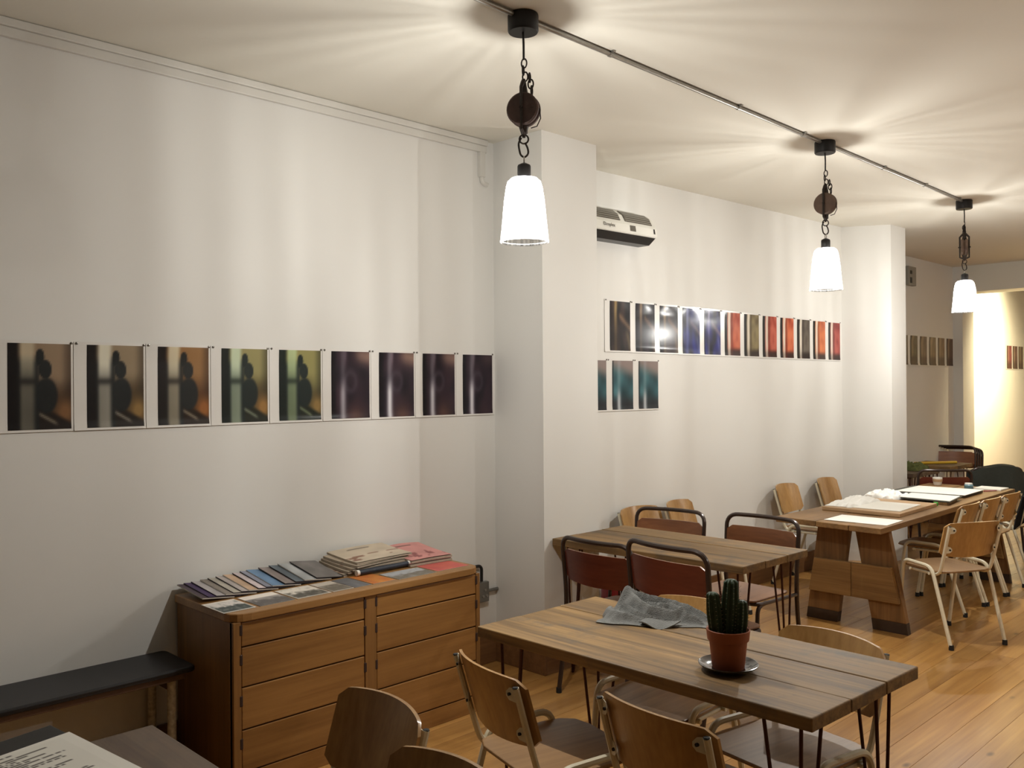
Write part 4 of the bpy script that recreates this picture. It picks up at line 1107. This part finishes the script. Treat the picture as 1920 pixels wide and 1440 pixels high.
sheet('drawing_board', 'thin dark board raised on a block in the middle of the trestle table', 'board', [(-2.86, 7.12), (-2.48, 7.10), (-2.53, 7.52), (-2.90, 7.49)], ZR + 0.021, 0.008, 'board_dark', bevel=0.001)
sheet('wood_block', 'small wooden block under the thin dark board on the trestle table', 'block', [(-2.60, 7.10), (-2.50, 7.10), (-2.54, 7.42), (-2.64, 7.42)], ZR, 0.0205, 'trestle_plank')
sheet('paper_sheet', 'white sheet on the raised thin board in the middle of the trestle table', 'paper', [(-2.88, 7.15), (-2.49, 7.13), (-2.54, 7.50), (-2.91, 7.48)], ZR + 0.0295, 0.002, 'paper_white', 'papers on the trestle table')
gt = MB().lathe([(0.0, 0.0), (0.014, 0.0), (0.016, 0.003), (0.016, 0.022), (0.014, 0.025), (0.0, 0.025)], 14).build('tape_roll', 'green_tape', smooth=True); gt.location = (-2.56, 7.04, ZR)
tag(gt, 'small bright green tape roll at the edge of the trestle table', 'tape')
cu_ = thing('paper_cup', 'white paper roll and cup at the far left of the trestle table', 'cup', (-3.06, 8.46, ZR))
MB().lathe([(0.0, 0.0), (0.03, 0.0), (0.034, 0.004), (0.042, 0.07), (0.038, 0.07), (0.031, 0.01), (0.0, 0.008)], 20).build('cup_body', 'paper_white', cu_, smooth=True)
MB().lathe([(0.036, 0.032), (0.0405, 0.032), (0.043, 0.056), (0.039, 0.056)], 20).build('sleeve', 'board_wood', cu_, smooth=True)
jr = thing('glass_jar', 'small bluish jar near the far end of the trestle table', 'jar', (-2.73, 8.27, ZR))
MB().lathe([(0.0, 0.0), (0.034, 0.0), (0.037, 0.005), (0.037, 0.04), (0.030, 0.048), (0.0, 0.048)], 20).build('jar_body', 'jar_blue', jr, smooth=True)
MB().lathe([(0.0, 0.048), (0.031, 0.048), (0.031, 0.058), (0.0, 0.058)], 20).build('lid', 'paper_white', jr, smooth=True)
sheet('paper_sheet', 'small stack of pale paper at the far right end of the trestle table', 'paper', [(-2.72, 8.36), (-2.50, 8.36), (-2.50, 8.57), (-2.72, 8.57)], ZR, 0.010, 'paper_white', 'papers on the trestle table')
pn = MB().tube([(0, 0, 0.006), (0.06, 0.13, 0.006)], 0.005, 8).build('marker_pen', 'red_paint', smooth=True); pn.location = (-2.58, 8.18, ZR)
tag(pn, 'dark red pen at the far right end of the trestle table', 'pen')

# ------------------------------------------------------------------ grey cloth, cactus
def towel():
    o = thing('grey_towel', 'crumpled grey towel lying on the cactus table', 'towel', (-2.03, 2.762, T1Z + 0.0005), D(28))
    nx, ny = 96, 60
    sx_, sy_ = 0.205, 0.115
    ridges = [([(-0.62, 0.55, 0.090), (-0.42, 0.10, 0.082), (-0.10, -0.35, 0.060), (0.30, -0.50, 0.046), (0.45, -0.35, 0.050)], 0.15),
              ([(-0.66, 0.50, 0.100), (-0.30, 0.38, 0.088), (0.10, 0.22, 0.072), (0.50, 0.10, 0.058), (0.92, -0.10, 0.036)], 0.17),
              ([(-0.90, 0.15, 0.050), (-0.92, -0.30, 0.050), (-0.66, -0.62, 0.040), (-0.30, -0.72, 0.030)], 0.13),
              ([(0.02, -0.08, 0.050), (0.22, 0.02, 0.062), (0.42, -0.22, 0.054), (0.58, -0.52, 0.040), (0.80, -0.50, 0.030)], 0.10),
              ([(-0.20, 0.12, 0.060), (0.05, -0.02, 0.058), (0.16, -0.20, 0.044)], 0.075),
              ([(0.45, 0.42, 0.036), (0.72, 0.22, 0.042), (0.96, 0.12, 0.026)], 0.10),
              ([(-0.62, -0.05, 0.062), (-0.42, -0.42, 0.046), (0.05, -0.76, 0.026)], 0.10)]
    def hgt(u, v):
        wu = u + 0.05 * noise.noise(Vector((u * 3, v * 3, 1.0))); wv = v + 0.08 * noise.noise(Vector((u * 3, v * 3, 6.0)))
        best = 0.0; tot = 0.0
        for pts, w in ridges:
            loc_ = 0.0
            for (a, b_) in zip(pts[:-1], pts[1:]):
                ax_, ay_ = b_[0] - a[0], b_[1] - a[1]
                t_ = max(0.0, min(1.0, ((wu - a[0]) * ax_ + (wv - a[1]) * ay_) / (ax_ * ax_ + ay_ * ay_)))
                d_ = math.hypot(wu - a[0] - ax_ * t_, wv - a[1] - ay_ * t_)
                loc_ = max(loc_, (a[2] + (b_[2] - a[2]) * t_) * math.exp(-(d_ / w) ** 1.7))
            tot += loc_ ** 4
        env = max(0.0, 1 - abs(u) ** 6) ** 0.5 * max(0.0, 1 - abs(v) ** 5) ** 0.5
        body = 0.040 * math.exp(-((u + 0.25) / 0.65) ** 2) * math.exp(-((v - 0.05) / 0.6) ** 2)
        fine = 0.0035 * noise.noise(Vector((u * 7 + 2 * v, v * 7, 2.0))) + 0.0018 * noise.noise(Vector((u * 16, v * 16, 5.0)))
        return env * (max(body, tot ** 0.25) + fine) + 0.003
    vs = []
    for j in range(ny + 1):
        for i in range(nx + 1):
            u, v = -1 + 2 * i / nx, -1 + 2 * j / ny
            ru = 1 + 0.10 * noise.noise(Vector((v * 2.3, 0.3, 1.0))) ; rv = 1 + 0.28 * noise.noise(Vector((u * 2.6, 0.9, 2.0))) - 0.25 * sst(0.2, 1.0, u)
            vs.append((sx_ * u * ru, sy_ * v * rv + 0.012 * math.sin(3 * u), max(0.0025, hgt(u, v))))
    k = len(vs); vs += [(p[0], p[1], max(0.0004, p[2] - 0.004)) for p in vs]; fs = []
    n = nx
    for j in range(ny):
        for i in range(nx):
            a = j * (n + 1) + i
            fs += [(a, a + 1, a + n + 2, a + n + 1), (k + a, k + a + n + 1, k + a + n + 2, k + a + 1)]
    for i in range(nx):
        a = ny * (n + 1) + i
        fs += [(i, k + i, k + i + 1, i + 1), (a, a + 1, k + a + 1, k + a)]
    for j in range(ny):
        a = j * (n + 1); fs += [(a, a + n + 1, k + a + n + 1, k + a)]
        a += n; fs += [(a, k + a, k + a + n + 1, a + n + 1)]
    MB().add(vs, fs).build('cloth', 'towel', o, smooth=True)
    # loose corner flap towards the viewer
    fl = []
    for j in range(7):
        for i in range(11):
            u, v = i / 10, j / 6
            fl.append((-0.03 + 0.13 * u - 0.02 * v, -0.085 - 0.055 * v * (0.6 + 0.4 * math.sin(PI * u)), 0.020 - 0.012 * v + 0.010 * math.sin(6 * u + 1.0) * (0.3 + 0.7 * v)))
    k = len(fl); vs = fl + [(p[0], p[1], p[2] - 0.004) for p in fl]; fs = []
    for j in range(6):
        for i in range(10):
            a = j * 11 + i
            fs += [(a, a + 1, a + 12, a + 11), (k + a, k + a + 11, k + a + 12, k + a + 1)]
    for i in range(10): fs += [(i, k + i, k + i + 1, i + 1), (66 + i, 67 + i, k + 67 + i, k + 66 + i)]
    for j in range(6): fs += [(j * 11, j * 11 + 11, k + j * 11 + 11, k + j * 11), (j * 11 + 10, k + j * 11 + 10, k + j * 11 + 21, j * 11 + 21)]
    MB().add(vs, fs).build('cloth_corner', 'towel', o, smooth=True)
towel()

sc_ = thing('plant_saucer', 'dark glazed saucer under the cactus pot', 'saucer', (-1.507, 2.420, T1Z + 0.001))
MB().lathe([(0.0, 0.0), (0.055, 0.0), (0.062, 0.003), (0.082, 0.012), (0.092, 0.020), (0.0925, 0.023), (0.090, 0.0235), (0.078, 0.016), (0.060, 0.009), (0.0, 0.008)], 40).build('dish', 'saucer_glaze', sc_, smooth=True)
pc_ = thing('potted_cactus', 'ribbed green cactus in a terracotta pot on the nearest plank table', 'plant', (-1.507, 2.420, T1Z + 0.0095))
MB().lathe([(0.0, 0.0), (0.048, 0.0), (0.050, 0.004), (0.0585, 0.086), (0.064, 0.088), (0.0675, 0.120), (0.0655, 0.122), (0.0625, 0.120), (0.058, 0.10), (0.0, 0.10)], 40).build('pot', 'terracotta', pc_, smooth=True)
MB().lathe([(0.0, 0.109), (0.03, 0.108), (0.059, 0.105), (0.059, 0.10), (0.0, 0.10)], 24).build('soil', 'soil', pc_, smooth=True)
for (dx, dy, hh_, r0, lx, nr) in ((0.0, 0.004, 0.172, 0.025, 0.004, 9), (-0.026, -0.024, 0.132, 0.022, -0.006, 8), (0.026, 0.024, 0.106, 0.0215, 0.003, 8)):
    prof_ = [(0.0, 0.0)] + [(r0 * (0.82 + 0.18 * math.sin(PI * min(1, k / 9))), hh_ * 0.88 * k / 9) for k in range(10)] + [(r0 * 0.80, hh_ * 0.94), (r0 * 0.5, hh_ * 0.985), (0.0, hh_)]
    M = Matrix.Translation((dx, dy, 0.104)) @ Matrix.Shear('XY', 4, (lx / hh_ * 1.5, lx / hh_ * 1.5))
    st_ = MB().lathe(prof_[1:], nr * 6, M, lambda a, nr=nr: 1 + 0.13 * math.cos(nr * a)).build('cactus_stem', 'cactus_green', pc_, smooth=True)
    sp2 = MB()
    for r_i in range(nr):
        a = 2 * PI * r_i / nr
        for k in range(9):
            z = hh_ * (0.10 + 0.095 * k)
            p = M @ Vector((r0 * 1.12 * math.cos(a), r0 * 1.12 * math.sin(a), z))
            for da in (-0.5, 0.0, 0.5):
                d = Vector((math.cos(a + da), math.sin(a + da), 0.35)) * 0.006
                sp2.add([p + Vector((0, 0, 0.0006)), p - Vector((0, 0, 0.0006)), p + d], [(0, 1, 2)])
    spn = sp2.build('spines', 'spine', st_); spn['kind'] = 'stuff'

# ------------------------------------------------------------------ red canister by the alcove wall
rc = thing('red_canister', 'dark red canister standing by the alcove wall under the brown table', 'canister', (-3.84, 4.70, 0))
MB().lathe([(0.0, 0.0), (0.062, 0.0), (0.066, 0.006), (0.066, 0.30), (0.055, 0.335), (0.025, 0.355), (0.0, 0.357)], 24).build('cylinder', 'red_paint', rc, smooth=True)
MB().lathe([(0.0, 0.356), (0.02, 0.356), (0.02, 0.39), (0.0, 0.39)], 14).build('valve', 'black_metal', rc, smooth=True)
MB().tube(fillet([(0.0, 0.0, 0.385), (0.05, 0.03, 0.40), (0.074, 0.03, 0.33), (0.074, 0.02, 0.12)], 0.03), 0.007).build('hose', 'rubber', rc, smooth=True)

# ------------------------------------------------------------------ back room: tables, plant bundle, coats
t4 = plank_table('grey plank table against the back room wall below the brown prints', (-4.13, 10.35), (-3.62, 10.38), (-3.60, 11.05), (-4.13, 11.05), 3, 'table_plank', inset=0.04)
t5 = plank_table('dark small table half hidden behind the far pillar', (-4.13, 9.25), (-3.62, 9.35), (-3.60, 10.02), (-4.13, 10.02), 3, 'left_table_plank', inset=0.04)
tissue('bundle of dried olive green leaves on the dark table behind the far pillar', (-3.86, 9.80, 0.741), 0.17, 0.16, 0.10, 3.7, mat='leaf_green', name='leaf_bundle', cat='leaves', edge=0.4)
ys = MB().tube([(0, 0, 0.015), (0.30, 0.45, 0.015)], 0.015, 8).build('yellow_tube', 'yellow_stick', smooth=True); ys.location = (-4.02, 10.42, 0.741)
tag(ys, 'bright yellow cardboard tube lying on the grey back room table', 'tube')

def coat(label, loc, rz, mat, half, ztop, back, front, seed):
    """cloth draped over a chair back; local +y is the chair's front"""
    o = thing('coat', label, 'coat', loc, rz)
    nu, nv = 22, 26; vs = []
    prof = []
    for k in range(nv + 1):
        s = k / nv
        L_ = back + front; d = s * L_
        if d < back: prof.append((-0.03 - 0.02 * (1 - d / back), ztop - (back - d)))
        else: prof.append((0.03 + 0.05 * (d - back) / front, ztop - (d - back)))
    for j, (py, pz) in enumerate(prof):
        for i in range(nu + 1):
            u = -1 + 2 * i / nu
            sh_ = sst(0.6, 1.0, abs(u)) * 0.05
            fold = 0.022 * math.sin(5.5 * u + 3 * noise.noise(Vector((u, pz * 2, seed)))) * sst(0.0, 0.25, ztop - pz)
            w_ = half * (1 + 0.10 * sst(0.05, 0.35, ztop - pz))
            yc = -0.21 - 0.045 * (1 - u * u)
            vs.append((w_ * u, yc + py + fold * (1 if py > 0 else -1) * 0.8, pz - sh_ + 0.012 * math.sin(4 * u + seed)))
    k = len(vs); n = nu
    vs2 = []
    for j in range(nv + 1):
        for i in range(nu + 1):
            p = vs[j * (n + 1) + i]
            sgn = 1 if prof[j][0] < 0 else -1
            vs2.append((p[0], p[1] + 0.006 * sgn, p[2] - 0.006))
    fs = []
    for j in range(nv):
        for i in range(nu):
            a = j * (n + 1) + i
            fs += [(a, a + 1, a + n + 2, a + n + 1), (k + a, k + a + n + 1, k + a + n + 2, k + a + 1)]
    for i in range(nu):
        a = nv * (n + 1) + i
        fs += [(i, k + i, k + i + 1, i + 1), (a, a + 1, k + a + 1, k + a)]
    for j in range(nv):
        a = j * (n + 1); fs += [(a, a + n + 1, k + a + n + 1, k + a)]
        a += n; fs += [(a, k + a, k + a + n + 1, a + n + 1)]
    MB().add(vs + vs2, fs).build('draped_cloth', mat, o, smooth=True)
    return o
dup(D0, 'dark tube chair at the far end under the dark green coat', (-2.99, 9.52, 0), D(45))
coat('dark green coat draped over a chair at the far end of the trestle table', (-2.99, 9.52, 0), D(45), 'coat_green', 0.265, 0.885, 0.46, 0.30, 1.0)
coat('black coat hanging over the chair at the right picture edge', (-2.45, 8.415, 0), D(88), 'coat_black', 0.245, 0.815, 0.50, 0.30, 2.0)
